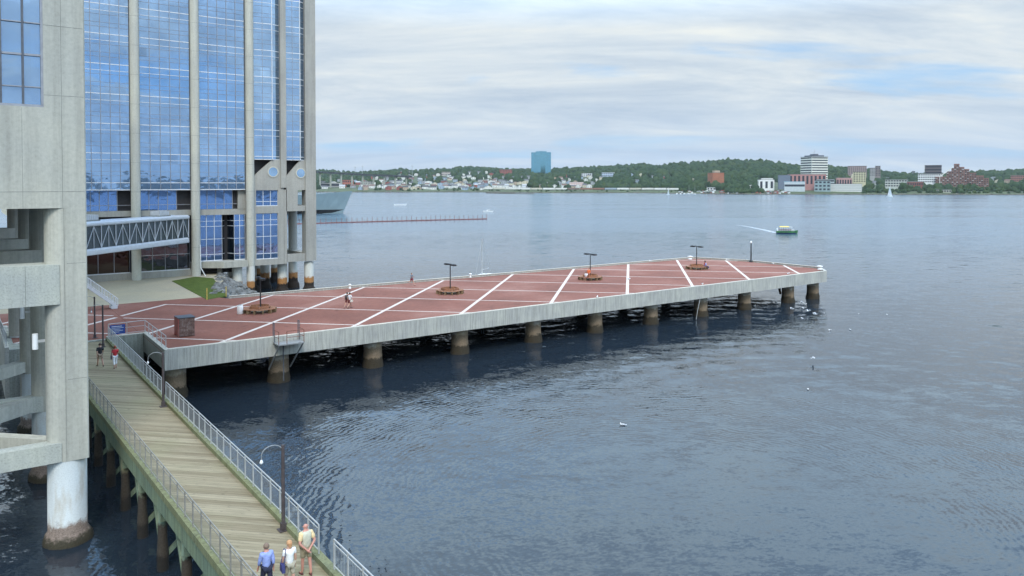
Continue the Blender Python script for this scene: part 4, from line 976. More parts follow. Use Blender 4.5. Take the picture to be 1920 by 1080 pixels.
GL = [(1414, 574, 0, 1.2, 'white seagull under the pier between the columns near its tip'), (1447, 565, 0, .9, 'seagull in the shade under the pier tip, upper one'), (1455, 567, 0, .9, 'seagull in the shade under the pier tip, lower one'),
      (1485, 580, 1, 1.3, 'seagull with spread wings in front of the last pier columns'), (1504, 568, 1, 1.2, 'seagull beside the end column, topmost of the flock'), (1509, 571.5, 0, 1.3, 'seagull beside the end column, second of the flock'),
      (1506, 579, 0, 1.2, 'seagull just below the end column of the pier'), (1515, 584, 1, 1.3, 'seagull wings raised off the pier tip, middle of the flock'), (1528, 590, 1, 1.4, 'biggest seagull of the flock off the pier tip'),
      (1544, 588, 0, .8, 'faint small seagull rightmost of the flock at the pier tip'), (1504, 598, 0, 1.1, 'seagull lowest of the flock off the pier tip'), (1556, 620, 0, 1.1, 'lone gull on open water below the pier tip'),
      (1594, 619, 0, .9, 'small gull on open water right of the pier tip'), (1663, 591, 0, .9, 'gull farthest right on the open water'), (1610, 589, 0, .7, 'tiny gull on the water between pier tip and rightmost gull'),
      (1524, 673, 1, 1.0, 'gull by itself on dark water below the flock'), (1515, 731, 0, 1.0, 'gull on the water, second lowest of all'), (1168, 798, 0, 1.1, 'white gull alone on the wide dark water in the middle')]
GP = [(1220, 490, 4.31, 'gull standing on the far kerb behind the middle bench'), (1364, 488, 4.31, 'gull standing on the far kerb right of the last twin lamp'), (1450, 495.5, 4.31, 'gull on the far kerb right of the single mast'), (1478, 514, 4.01, 'gull on the near edge close to the pier tip'), (1317, 533.5, 4.31, 'gull on the near kerb below the last bench'), (1120, 558, 4.31, 'gull on the near kerb below the middle bench'), (1179, 524, 4.01, 'gull standing on the red paving right of the middle bench')]
for i, (px, py, fl, s, lb) in enumerate(GL):
    o = bpy.data.objects.new('seagull', gm[fl]); COL.objects.link(o); o.location = atz(px, py, .35 if fl else -.02); o.rotation_euler.z = random.uniform(0, 6.3); o.scale = (s * .68,) * 3; tag(o, lb, 'bird', 'gulls on the water off the pier')
for px, py, z, lb in GP:
    o = bpy.data.objects.new('seagull', gm[0]); COL.objects.link(o); o.location = atz(px, py, z); o.rotation_euler.z = random.uniform(0, 6.3); o.scale = (.9,) * 3; tag(o, lb, 'bird', 'gulls standing on the pier')

# ------------------------------------------------------------------ floating boom, boats, ship
M_boom = plain('boom_red', (.20, .075, .065), .7, .3, 1)
fb = thing('floating_boom', 'long thin red-brown floating boom with little posts across the harbour', 'boom', (160, 322, 0))
Pa, Pb = atz(540, 421, 0), atz(913, 411, 0)
c = MB(); n = 40
pts = [Pa.lerp(Pb, i / n) + Vector((0, 2.5 * math.sin(i / n * 3.1), 0)) for i in range(n + 1)]
for a, b_ in zip(pts, pts[1:]): c.bar(a + V3(0, 0, .15), a.lerp(b_, .9) + V3(0, 0, .15), .7, .5)
c.build('floats', M_boom, fb)
c = MB()
for i, p in enumerate(pts[::1]): c.tube(p, p + V3(0, 0, 1.9 + .7 * random.random()), .1, n=6)
c.build('marker_posts', M_boom, fb)

def hull(mb, L, B, H, sheer=.25, n=12, rake=.15, stern=.7, draft=.6, flare=.8):
    "hull along +x from -L/2 to L/2"
    rows = []
    for i in range(n + 1):
        t = i / n; x = -L / 2 + L * t
        w = B / 2 * (stern + (1 - stern) * min(1, t * 3)) * (1 - max(0, (t - .55) / .45) ** 2.2)
        hh = H * (1 + sheer * (max(0, t - .4) / .6) ** 2)
        xr = x + rake * L * max(0, t - .7) / .3
        rows.append([(x, -w * flare * .55, -draft), (x + (xr - x) * .25, -w * flare, 0), (xr, -w, hh), (xr, w, hh), (x + (xr - x) * .25, w * flare, 0), (x, w * flare * .55, -draft)])
    vs = [p for r in rows for p in r]; fs = []
    for i in range(n):
        for j in range(5): fs.append((i * 6 + j, i * 6 + j + 1, (i + 1) * 6 + j + 1, (i + 1) * 6 + j))
    fs.append(tuple(range(6))); mb.add(vs, fs); return mb
def xform(root, x, y, z=0, rz=0): root.location = (x, y, z); root.rotation_euler.z = rz
M_navy = plain('ship_grey', (.19, .26, .285), .5, .08, .2); M_boot = plain('ship_boot_black', (.02, .02, .022), .6)
sh = thing('warship', 'big grey naval ship with raked bow and black waterline behind the glass tower', 'ship')
LS = 130
hull(MB(), LS, 16, 9.5, .42, 24, .058, .8, 1, .62).build('hull', M_navy, sh)
c = MB(); hull(c, LS + .3, 16.2, 2.3, 0, 24, .02, .8, 1, .64); c.build('waterline_band', M_boot, sh)
c = MB(); c.box(-40, 18, -6, 6, 9.3, 14); c.box(-20, 12, -5, 5, 14, 18.5); c.box(0, 10, -4.5, 4.5, 18.5, 21.5); c.tube((-5, 0, 18), (-5, 0, 33), .7, .3); c.box(-30, -22, -3, 3, 14, 20); c.bar((-5, -4, 27), (-5, 4, 27), .3, .3); c.build('superstructure', M_navy, sh)
c = MB(); c.box(26, 32, -2, 2, 9.6, 12.4); c.tube((31, 0, 11.6), (38, 0, 12.8), .22); c.build('gun_turret', M_navy, sh)
bw_ = atz(637, 400, 0); ang = R(-22) ; dirs = Vector((math.cos(ang), math.sin(ang), 0)); q = bw_ - dirs * (LS / 2); xform(sh, q.x, q.y, 0, ang)
cr = MB()
for i in range(30): x = 30 + random.uniform(0, 33); cr.tube((x, -3.5 + random.uniform(-2, 2), 10.8), (x, -3.5, 12.8 + random.random() * .3), .28, .2, 6)
for i in range(26): cr.tube((28 + i * 1.4, -6.4 + i * .17, 10.5), (28 + i * 1.4, -6.4 + i * .17, 12.2), .05, n=4)
cr.build('deck_fittings', M_white, sh)
def smallboat(px, py, L, rz, label, name='motorboat', cabin=True, col=None):
    b = thing(name, label, 'boat'); hull(MB(), L, L * .34, L * .11, .3, 10, .08, .8, .3).build('hull', col or M_white, b)
    if cabin: MB().prism([(-L * .12, -L * .1), (L * .18, -L * .08), (L * .18, L * .08), (-L * .12, L * .1)], L * .1, L * .22).build('cabin', M_white, b); MB().box(-L * .05, L * .183, -L * .102, L * .102, L * .15, L * .19).build('windscreen', M_mulld, b)
    p = atz(px, py, 0); xform(b, p.x, p.y, 0, R(rz)); return b
smallboat(750, 385.3, 10, -30, 'small white motorboat far out between the ship and the houses', cabin=False)
smallboat(915, 397.5, 6.2, -40, 'small dark and white motorboat just beyond the end of the red boom')
def sailboat(px, py, L, mh, rz, label, sails=True):
    b = thing('sailboat', label, 'sailboat'); hull(MB(), L, L * .28, L * .09, .25, 10, .06, .6, .3).build('hull', M_white, b)
    MB().tube((.5, 0, .5), (.5, 0, mh), .13, .08).tube((.5, 0, 1.6), (-L * .38, 0, 1.7), .05).build('mast', M_grey2, b)
    MB().tube((L * .48, 0, 1), (.5, 0, mh - .3), .02, n=4).tube((-L * .48, 0, 1), (.5, 0, mh - .1), .02, n=4).build('rigging', M_rail, b)
    if sails:
        def sail(nm, a, b2, c2):
            nseg = 6; vs = []
            for i in range(nseg + 1):
                t = i / nseg; l = Vector(a).lerp(Vector(c2), t); r = Vector(b2).lerp(Vector(c2), t)
                for j in range(5): u = j / 4; p = l.lerp(r, u); p.y += .35 * math.sin(math.pi * u) * (1 - t); vs.append(p)
            k_ = len(vs); vs += [v + V3(0, .03, 0) for v in vs]
            fs = [(i * 5 + j, i * 5 + j + 1, i * 5 + j + 6, i * 5 + j + 5) for i in range(nseg) for j in range(4)]
            MB().add(vs, fs + [tuple(k_ + x for x in f[::-1]) for f in fs]).build(nm, M_white, b)
        sail('mainsail', (.35, 0, 1.8), (-L * .37, 0, 1.8), (.4, 0, mh - .4)); sail('jib', (.7, 0, 1.2), (L * .45, 0, 1.0), (.6, 0, mh - 1.5))
    MB().prism([(-L * .1, -L * .08), (L * .2, -L * .06), (L * .2, L * .06), (-L * .1, L * .08)], L * .085, L * .13).build('cabin', M_white, b)
    p = atz(px, py, 0); xform(b, p.x, p.y, 0, R(rz)); return b
sailboat(1253, 365.5, 12, 13.5, -120, 'white sailboat under sail before the wooded hill and the orange brick block')
sailboat(1668, 369.5, 11, 15.5, -110, 'white sailboat with tall sails sailing at the far right')
sailboat(906, 522, 6.5, 7.4, -150, 'sailboat moored behind the pier, only its bare mast and stay showing', False)
# green and yellow tour boat with its wake
tbz = thing('tour_boat', 'green tour boat with yellow canopy cruising right and leaving a white wake', 'boat')
M_gr = plain('boat_green', (.05, .16, .06), .5, .6, 1.2); M_yc = plain('boat_yellow', (.75, .55, .10), .6, .1, 2)
hull(MB(), 9.2, 2.9, 1.25, .35, 12, .05, .95, .4).build('hull', M_gr, tbz)
c = MB(); hull(c, 9.25, 2.94, .42, 0, 12, .02, .95, .4); c.build('waterline_band', plain('boat_blue', (.02, .03, .12), .5), tbz)
c = MB(); 
for t in range(7): x = -3.9 + t * 1.0; c.bar((x, -1.3, 1.2), (x, -1.3, 3.1), .07, .07); c.bar((x, 1.3, 1.2), (x, 1.3, 3.1), .07, .07)
c.build('canopy_frame', M_white, tbz)
c = MB(); n = 8; pr = [(1.45 * math.cos(math.pi * i / n), .35 * math.sin(math.pi * i / n)) for i in range(n + 1)]
c.add([(x, a, 3.1 + z) for x in (-3.2, .9) for a, z in pr], [tuple(range(n + 1)), tuple(range(n + 1, 2 * n + 2))[::-1]] + [(i, i + n + 1, i + n + 2, i + 1) for i in range(n)] + [(n, 2 * n + 1, n + 1, 0)]); c.build('canopy', M_yc, tbz)
MB().box(.92, 2.4, -1.3, 1.3, 3.05, 3.14).build('fore_canopy', M_grey2, tbz); MB().box(1.6, 3.2, -1.1, 1.1, 1.3, 2.1).build('wheelhouse', M_grey2, tbz); MB().box(-4.4, -4.0, -1.2, 1.2, 1.1, 2.4).build('stern_rack', M_white, tbz)
c = MB()
for i in range(12): x = -3.3 + .5 * i; c.ball((x, (-1) ** i * .7, 1.75), .22, .2, .45, 6, 5)
c.build('seats', plain('seat_mix', (.35, .16, .2), .7, .8, 3), tbz)
tp_ = atz(1475, 438, 0); xform(tbz, tp_.x, tp_.y, 0, R(-48)); tbz.scale = (.76,) * 3
wk = MB(); wpts = [atz(1455, 436.5, 0), atz(1438, 432.5, 0), atz(1415, 427.5, 0), atz(1395, 423.8, 0), atz(1380, 422, 0)]; ww = [1.1, 1.0, .8, .5, .2]
for i in range(4):
    a, b_ = wpts[i], wpts[i + 1]; d = (b_ - a).normalized(); nn = Vector((-d.y, d.x, 0))
    wk.prism([(q.x, q.y) for q in (a - nn * ww[i], b_ - nn * ww[i + 1], b_ + nn * ww[i + 1], a + nn * ww[i])], .01, .06)
mt, N = new_mat('foam'); n_ = noise(N, pos(N), 1.2, 5, .7); al = ramp(N, n_, [(.42, g(.05)), (.62, g(.6))]); p_ = N('ShaderNodeBsdfPrincipled', i={'Base Color': (.75, .8, .84, 1), 'Roughness': .8, 'Alpha': al}); N('ShaderNodeOutputMaterial', i={0: p_.outputs[0]})
tag(wk.build('wake', mt), 'white foam wake trailing left behind the green tour boat', 'wake', kind='stuff')

# ------------------------------------------------------------------ far shore: terrain, woods, houses
def interp(x, tab): return float(np.interp(x, [a for a, _ in tab], [b for _, b in tab]))
SHORE = [(-200, 360.5), (900, 360.5), (1000, 362), (1200, 362), (1270, 363), (1400, 364.7), (1600, 365.2), (1900, 365.5), (2600, 366)]
RIDGE = [(-200, 326), (560, 323), (590, 323), (609, 320), (638, 323), (667, 325), (706, 321.5), (754, 319), (792, 320), (831, 319.5), (860, 317), (883, 314.3), (908, 316.6), (956, 318.5), (997, 319.6), (1041, 318.7), (1077, 316.4),
         (1103, 316), (1130, 313.4), (1165, 312.5), (1201, 309.5), (1240, 311.6), (1273, 307), (1324, 305.7), (1346, 302.4), (1360, 300.6), (1390, 302.8), (1418, 301), (1448, 304), (1475, 309), (1502, 312), (1553, 313.7), (1590, 316), (1655, 324), (1684, 326), (1720, 328), (1800, 328), (1837, 323), (1881, 321.8), (1920, 320), (2100, 318), (2600, 322)]
def ds_(px): return F * HC / (interp(px, SHORE) - YH)
WID = 1150.0
def hz_(px, s):
    d = ds_(px)
    zr = HC + (YH - interp(px, RIDGE)) * (d + WID) / F - 9
    if s < 0: return -2.5
    if s < 50: return 5.6 * s / 50
    if s < 130: return 5.6
    t = min(1, (s - 130) / (WID - 130)); n = mnoise.noise(Vector((px * .02, s * .004, 3))) * 7 * math.sin(math.pi * t)
    z = 5.6 + (zr - 5.6) * (t ** 1.08 * (1 - .0)) + n
    if s > WID: z = zr - (s - WID) * .02
    return z
def ground_at(px, py):
    "walk up the hillside until it projects to picture row py"
    d0 = ds_(px)
    for i in range(400):
        s = i * 3.0; z = hz_(px, s)
        if YH + (HC - z) / (d0 + s) * F <= py: break
    return d0 + s, z
M_ground = plain('hill_ground', (.055, .075, .028), .95, .4, .02)
vsx = list(range(300, 2300, 8)); ss = [-12, 0, 8, 20, 50, 90, 130, 200, 300, 420, 550, 700, 850, 1000, WID, 1400, 1800]
c = MB(); vv = []
for px in vsx:
    for s in ss: p = atd(px, ds_(px) + s); vv.append((p.x, p.y, hz_(px, s)))
n = len(ss); c.smooth = True
c.add(vv, [(i * n + j, (i + 1) * n + j, (i + 1) * n + j + 1, i * n + j + 1) for i in range(len(vsx) - 1) for j in range(n - 1)])
tag(c.build('far_hills', M_ground), kind='structure')
# rocky edge of the shore and low spit
c = MB(); mr = plain('shore_rock', (.12, .11, .085), .9, .4, .15)
for px in range(560, 2100, 4):
    d = ds_(px); p = atd(px, d + 1); c.ball((p.x, p.y, .3), 3.2, 3.2, random.uniform(.8, 2.2), 5, 3, .3)
tag(c.build('shore_rocks', mr), 'dark rocks along the whole foot of the far shore', 'rocks', kind='stuff')
c = MB(); q0, q1 = atz(915, 362.6, 0), atz(999, 364, 0); c.bar(q0, q1, 9, 2.2); c.bar(q0 + V3(3, 6, 1), q0.lerp(q1, .6) + V3(3, 6, 1), 8, 2)
tag(c.build('breakwater', mr), 'low dark rock breakwater jutting from the far shore into the harbour', 'breakwater')

occ = []      # footprints kept clear of trees: (px0, px1, depth, ytop)
M_roofs = [plain('roof_grey', (.11, .11, .115), .8), plain('roof_brown', (.16, .10, .08), .8), plain('roof_dark', (.05, .05, .055), .8), plain('roof_pale', (.35, .36, .37), .8)]
M_walls = [plain('house_white', (.66, .66, .63), .8, .05), plain('house_cream', (.58, .53, .40), .8, .05), plain('house_grey', (.33, .35, .37), .8, .05), plain('house_blue', (.30, .38, .47), .8, .05), plain('house_red', (.28, .09, .07), .8, .1), plain('house_tan', (.42, .33, .24), .8, .05)]
WNAME = ['white', 'cream', 'grey', 'pale blue', 'dark red', 'tan']
M_win = plain('window_dark', (.03, .035, .045), .2, .2)
def house(px, py, w=9, wi=0, ri=0, gw=True):
    d, z = ground_at(px, py); p = atd(px, d, z)
    W_ = w * d / F; D_ = W_ * random.uniform(.8, 1.2); H = random.uniform(4.5, 7); RH = random.uniform(2, 3.4)
    nm = WNAME[wi]; rn = ['grey', 'brown', 'dark', 'pale'][ri]
    o = thing('house', '%s house with %s gabled roof among the trees of the far shore' % (nm, rn), 'house', p, '%s houses with %s roofs on the far shore' % (nm, rn))
    rz = math.atan2(p.y, p.x) + random.choice([0, math.pi / 2]) + random.uniform(-.35, .35)
    c = MB(); c.box(-D_ / 2, D_ / 2, -W_ / 2, W_ / 2, -2, H); c.add([(-D_ / 2, -W_ / 2, H), (-D_ / 2, W_ / 2, H), (-D_ / 2, 0, H + RH), (D_ / 2, -W_ / 2, H), (D_ / 2, W_ / 2, H), (D_ / 2, 0, H + RH)], [(1, 0, 2), (3, 4, 5)])
    c.mi = 1
    for sx in (-1, 1):
        for k in range(2):
            for r in range(2):
                y = -W_ / 4 + k * W_ / 2; z0 = .9 + r * 2.6; c.box(min(sx * D_ / 2, sx * (D_ / 2 + .05)), max(sx * D_ / 2, sx * (D_ / 2 + .05)), y - .6, y + .6, z0, z0 + 1.4)
    for sy in (-1, 1):
        for k in range(2):
            x = -D_ / 4 + k * D_ / 2; c.box(x - .6, x + .6, min(sy * W_ / 2, sy * (W_ / 2 + .05)), max(sy * W_ / 2, sy * (W_ / 2 + .05)), 1.2, 2.7)
    c.v = [(x + p.x, y + p.y, zz + p.z) for x, y, zz in c.v]; c.build('wall', [M_walls[wi], M_win], o)
    c = MB(); e = .5
    for s in (-1, 1):
        q = [(-D_ / 2 - e, s * (W_ / 2 + e), H - .35), (D_ / 2 + e, s * (W_ / 2 + e), H - .35), (D_ / 2 + e, 0, H + RH + .05), (-D_ / 2 - e, 0, H + RH + .05)]
        c.add(q + [(a, b, cz + .3) for a, b, cz in q], [(0, 1, 2, 3), (4, 5, 6, 7), (0, 1, 5, 4), (1, 2, 6, 5), (2, 3, 7, 6), (3, 0, 4, 7)])
    c.v = [(x + p.x, y + p.y, zz + p.z) for x, y, zz in c.v]; c.build('roof', M_roofs[ri], o)
    HOUSES.append((px, py, nm, rn, o)); o.rotation_euler.z = rz; occ.append((px - w * .6, px + w * .6, d, py - 6)); return o
ZONES = [(600, 'behind the bow of the grey ship'), (665, 'just right of the ship bow'), (700, 'left of the lone skyline mast'), (745, 'below the lone skyline mast'), (790, 'left of the hilltop institution'), (825, 'below the hilltop institution'), (860, 'right of the hilltop institution'), (900, 'above the train start'),
         (930, 'below the red skyline school'), (962, 'left of the glass block tower'), (996, 'below the glass block tower'), (1037, 'right of the glass block tower'), (1075, 'above the pink row of houses'), (1110, 'near the white and blue complex'), (1150, 'left of the sailing boat'), (1230, 'above the sailing boat'), (1330, 'near the orange brick tower'), (1600, 'behind the tall-sailed boat'), (1690, 'by the brick hall'), (1840, 'right of the stepped brick pyramid'), (1880, 'near the right edge')]
def zone(px):
    r = ZONES[0][1]
    for a, t in ZONES:
        if px >= a: r = t
    return r
def row(py): return 'shore row' if py > 349 else 'middle row' if py > 341 else 'up the slope'
HOUSES = []
ORD = ['first', 'second', 'third', 'fourth', 'fifth', 'sixth', 'seventh', 'eighth', 'ninth', 'tenth', 'eleventh', 'twelfth', 'thirteenth', 'fourteenth', 'fifteenth', 'sixteenth', 'seventeenth']
hr = random.Random(11)
def hood(x0, x1, y0, y1, n, wm=(7, 11), mind=6):
    done = []
    for t in range(n * 12):
        if len(done) >= n: break
        x = hr.uniform(x0, x1); y = y0 + (y1 - y0) * hr.random()
        if any(abs(x - a) < mind and abs(y - b) < 3.2 for a, b in done): continue
        done.append((x, y)); wi = hr.choices(range(6), [9, 2, 3, 2, 1, 1])[0]
        random.seed(int(x * 77 + y)); house(x, y, hr.uniform(*wm), wi, hr.choices(range(4), [5, 2, 3, 1])[0])
hood(672, 985, 344, 356, 84, (7, 12), 6.5); hood(690, 1000, 332, 343, 44, (6, 9), 8); hood(600, 670, 340, 354, 10, (8, 12), 9); hood(720, 960, 324, 331, 14, (6, 8), 12)
hood(1010, 1115, 343, 353, 14, (7, 10), 8); hood(1040, 1130, 331, 341, 12, (6, 9), 9); hood(1140, 1310, 325, 345, 7, (6, 8), 15); hood(1625, 1720, 338, 352, 8, (7, 10), 10); hood(1845, 1918, 334, 350, 7, (7, 10), 10)
hs = {}
for px, py, nm, rn, o in sorted(HOUSES, key=lambda t: t[0]): hs.setdefault('%s house, %s roof, %s, %s' % (nm, rn, row(py), zone(px)), []).append(o)
for lb, os_ in hs.items():
    for i, o in enumerate(os_): o['label'] = lb if len(os_) == 1 else lb + ', %s from left' % ORD[i]
random.seed(5)

def bld(name, label, px0, px1, ytop, ybase, wallc, depth=None, tw=.0, rows=0, cols=0, wc=None, band=None, group=None, cat='building', dd=.7, roofc=None, win_h=.5, win_w=.6, zdrop=3, parts=None):
    "block building between picture columns, standing on the hillside where row ybase meets it"
    cx = (px0 + px1) / 2; d, z = ground_at(cx, ybase)
    if depth: d = depth; z = zat(ybase, d)
    W_ = (px1 - px0) * d / F; H = zat(ytop, d) - z; D_ = W_ * dd
    if tw: W_ = W_ / (math.cos(abs(tw)) + dd * math.sin(abs(tw))); D_ = W_ * dd
    p = atd(cx, d + D_ / 2, z); o = thing(name, label, cat, p, group); rz = math.atan2(p.y, p.x) - math.pi / 2 + tw
    # local: x to the right, y away, z up
    def loc(c): c.v = [(x + p.x, y + p.y, zz + p.z) for x, y, zz in c.v]; return c
    wm_ = plain('wall_%s' % name + '%d' % int(px0), wallc, .8, .08, .3) if not isinstance(wallc, bpy.types.Material) else wallc
    loc(MB().box(-W_ / 2, W_ / 2, -D_ / 2, D_ / 2, -zdrop, H)).build('wall', wm_, o)
    if rows:
        wmat = wc or M_win; fh = H / rows
        cnt = 0
        for r in range(rows):
            z0 = r * fh + fh * (1 - win_h) * .6; z1 = z0 + fh * win_h
            for face, Wd in ((0, W_), (1, D_), (2, D_)):
                nc = max(1, int(cols * Wd / W_)) if cols else 1
                for k in range(nc):
                    ww = Wd / nc; a = -Wd / 2 + ww * (k + .5) - ww * (win_w if cols else .97) / 2; b = a + ww * (win_w if cols else .97); c = MB(); cnt += 1
                    if cnt > 100: continue
                    if face == 0: c.box(a, b, -D_ / 2 - .12, -D_ / 2 - .01, z0, z1)
                    elif face == 1: c.box(W_ / 2 + .01, W_ / 2 + .12, a, b, z0, z1)
                    else: c.box(-W_ / 2 - .12, -W_ / 2 - .01, a, b, z0, z1)
                    loc(c).build('window', wmat, o)
    loc(MB().box(-W_ / 2 - .3, W_ / 2 + .3, -D_ / 2 - .3, D_ / 2 + .3, H + .01, H + .6)).build('roof', roofc or M_roofs[0], o)
    if parts: parts(o, loc, W_, D_, H)
    o.rotation_euler.z = rz; occ.append((px0 - 1, px1 + 1, d, ytop)); return o

# the blue glass block on the rise
M_bt = glass_mat('teal_tower_glass', (.20, .46, .56), .0, .1, .12)
d, z = ground_at(1014.5, 331); p = atd(1014.5, d, z); o = thing('glass_block_tower', 'blue-green glass office tower standing alone on the far shore skyline', 'building', p)
Hh = zat(285.5, d) - z; hw = 18.5 * d / F; occ.append((993, 1036, d, 284))
def octo(hw, cut): return [(-hw, -hw + cut), (-hw + cut, -hw), (hw - cut, -hw), (hw, -hw + cut), (hw, hw - cut), (hw - cut, hw), (-hw + cut, hw), (-hw, hw - cut)]
def facets(r):
    q = [(-1, .2), (-.52, .2), (-.52, -.15), (-.05, -.75), (.42, -.35), (.42, -.1), (1, -.1), (1, 1), (-1, 1)]
    return [(a * r, b * r) for a, b in q]
for nm, a, b_, mt_ in (('glass', Hh * .14, Hh, M_bt), ('base', -4, Hh * .14, glass_mat('dark_base_glass', (.07, .16, .26), 0, .1, .2))):
    MB().prism([(x + p.x, y + p.y) for x, y in facets(hw)], z + a, z + b_).build(nm, mt_, o)
c = MB(); c.prism([(x * .55 + p.x, y * .55 + p.y + 2) for x, y in facets(hw)], z + Hh, z + Hh + 3.2); c.build('penthouse', M_bt, o)
c = MB()
for i in range(5): c.tube((p.x - 6 + i * 3, p.y, z + Hh + 3), (p.x - 6 + i * 3, p.y, z + Hh + 5.5), .25, n=5)
c.build('antenna', M_grey, o); o.rotation_euler.z = math.atan2(p.y, p.x) - math.pi / 2
# banded white tower
def pent(o, loc, W_, D_, H):
    loc(MB().box(-W_ * .36, W_ * .36, -D_ * .36, D_ * .36, H + .61, H + 3.2)).build('penthouse', M_mulld, o)
    loc(MB().box(-W_ * .12, W_ * .12, -D_ * .2, D_ * .2, H + 3.21, H + 6)).build('plant_room', M_mulld, o)
    c = MB(); c.tube((1, 0, H + 6), (1, 0, H + 15), .3, .15, 6); c.tube((-2, 0, H + 6), (-2, 0, H + 10), .2, n=6); c.bar((-1, 0, H + 11), (3, 0, H + 11), .2, .2); loc(c).build('antenna', M_grey, o)
bld('banded_tower', 'tall white office tower with dark window bands and antenna mast on the far shore', 1502, 1550, 294, 345, (.70, .71, .62), 1480, .62, 11, 0, dd=1.0, parts=pent, win_h=.5, zdrop=14, roofc=M_mulld)
# pink block in front of it
bld('pink_building', 'long pink building with tall dark bays below the white banded tower', 1478, 1546, 327, 349, (.38, .19, .17), 1440, .12, 1, 9, dd=.4, win_h=.7, win_w=.5, zdrop=10)
bld('slate_building', 'plain slate grey windowless block beside the pink building', 1459, 1481, 328.5, 345, (.13, .16, .21), 1420, .1, 0, zdrop=10)
bld('white_building', 'white waterfront building with three dark window bays and flat roof', 1421, 1451, 337, 357.5, (.74, .74, .72), None, .1, 1, 3, dd=.8, win_h=.62, win_w=.45, parts=lambda o, loc, W_, D_, H: loc(MB().box(-W_ * .3, W_ * .42, -D_ * .4, D_ * .4, H + .61, H + 3)).build('penthouse', M_walls[0], o))
bld('market_hall', 'low pale blue and beige hall behind the docked ferry', 1471, 1508, 341, 357, (.45, .50, .52), 1345, .05, 1, 0, dd=.6, roofc=plain('roof_skyblue', (.30, .50, .62), .6), win_h=.25, zdrop=8)
bld('ferry_terminal', 'grey teal ferry terminal with dark long openings at the water', 1528, 1556, 339, 358.5, (.24, .32, .33), 1335, .0, 3, 4, dd=.6, zdrop=8)
bld('terraced_building', 'long low building with white terrace bands right of the ferry terminal', 1546, 1613, 345, 360.5, (.33, .35, .34), 1330, .05, 4, 0, dd=.4, win_h=.45, wc=M_walls[0], zdrop=8)
bld('glass_roof_hall', 'grey arched-roof hall between the white banded tower and the terraces', 1532, 1563, 336.5, 348, (.36, .40, .41), 1400, .0, 2, 0, zdrop=8)
bld('pink_gable_building', 'dull pink building with broad gabled roof right of the arched hall', 1568, 1596, 334, 349, (.42, .24, .22), 1405, .1, 1, 6, dd=.6, roofc=plain('roof_mauve', (.38, .27, .27), .8), zdrop=8)
def steps(o, loc, W_, D_, H):
    c = MB()
    for i in range(4): c.box(-W_ * (.62 + .06 * (3 - i)), -W_ * .5 - .01, -D_ * .45, D_ * .45, -3, H * (.8 - .22 * (3 - i) + .1 * 0))
    loc(c).build('stepped_wing', M_walls[1], o)
bld('stepped_apartments', 'yellowish stepped apartment block with rows of dark windows', 1600, 1622, 322.5, 342, (.50, .47, .31), 1500, .05, 6, 6, parts=steps, zdrop=12)
bld('apartment_block', 'brownish apartment slab with pale strips on the skyline behind the yellow block', 1590, 1623, 311.5, 328, (.27, .21, .20), 1800, .15, 6, 9, dd=.4, zdrop=20, win_w=.4)
bld('apartment_block', 'grey apartment slab with a darker stair tower at its right end', 1631, 1642, 315, 330, (.33, .33, .32), 1800, .1, 6, 4, zdrop=20)
bld('stair_tower', 'dark brown narrow high-rise next to the grey slab on the skyline', 1641, 1650, 311.5, 330, (.20, .17, .16), 1795, .1, 6, 2, zdrop=20)
bld('cylinder_tower', 'small distant dark tower alone on the skyline', 1710, 1715, 321, 332, (.17, .19, .20), 2200, 0, 5, 2, zdrop=30)
bld('office_block', 'long grey-white low office block behind the right sailboat', 1661, 1698, 337, 351, (.44, .46, .42), 1420, .05, 3, 8, dd=.3, zdrop=10, win_w=.75)
bld('brick_hall', 'low dark red brick hall with pale roof beside the white offices', 1702, 1729, 341, 350, (.22, .075, .055), 1400, .1, 1, 7, dd=.5, roofc=M_roofs[3], zdrop=10)
bld('white_offices', 'white office block with four rows of dark windows', 1723, 1764, 326, 343, (.68, .69, .68), 1450, .08, 4, 11, dd=.4, zdrop=10, win_w=.7)
bld('dark_offices', 'dark brown glazed office block rising behind the white offices', 1735, 1763, 310, 327, (.10, .085, .085), 1520, .1, 3, 0, dd=.6, zdrop=16)
# stepped brick pyramid
d = 1420; o = thing('stepped_brick_apartments', 'large stepped brown brick apartment pyramid with white sloping edge', 'building', atd(1803, d, zat(349, d)))
pz = wl(o); M_brk = plain('brown_brick', (.19, .10, .075), .85, .3, .2); M_brk2 = plain('red_brown_brick', (.22, .09, .06), .85, .3, .2)
def lpx(px): return (px - 1803) * d / F
STEP = [(1760, 1778, 331), (1778, 1786, 321), (1786, 1790, 315), (1790, 1799, 307), (1799, 1807, 313), (1807, 1815, 317), (1815, 1826, 324), (1826, 1838, 329), (1838, 1846, 334)]
c = MB()
for i, (a, b_, yt) in enumerate(STEP): c.box(pz.x + lpx(a), pz.x + lpx(b_), pz.y + (i % 2) * 1.5, pz.y + 30, pz.z - 8, zat(yt, d))
c.build('wall', M_brk, o)
nwin = 0; rest = MB(); M_bpane = plain('brick_pane', (.14, .13, .13), .4)
c = MB()
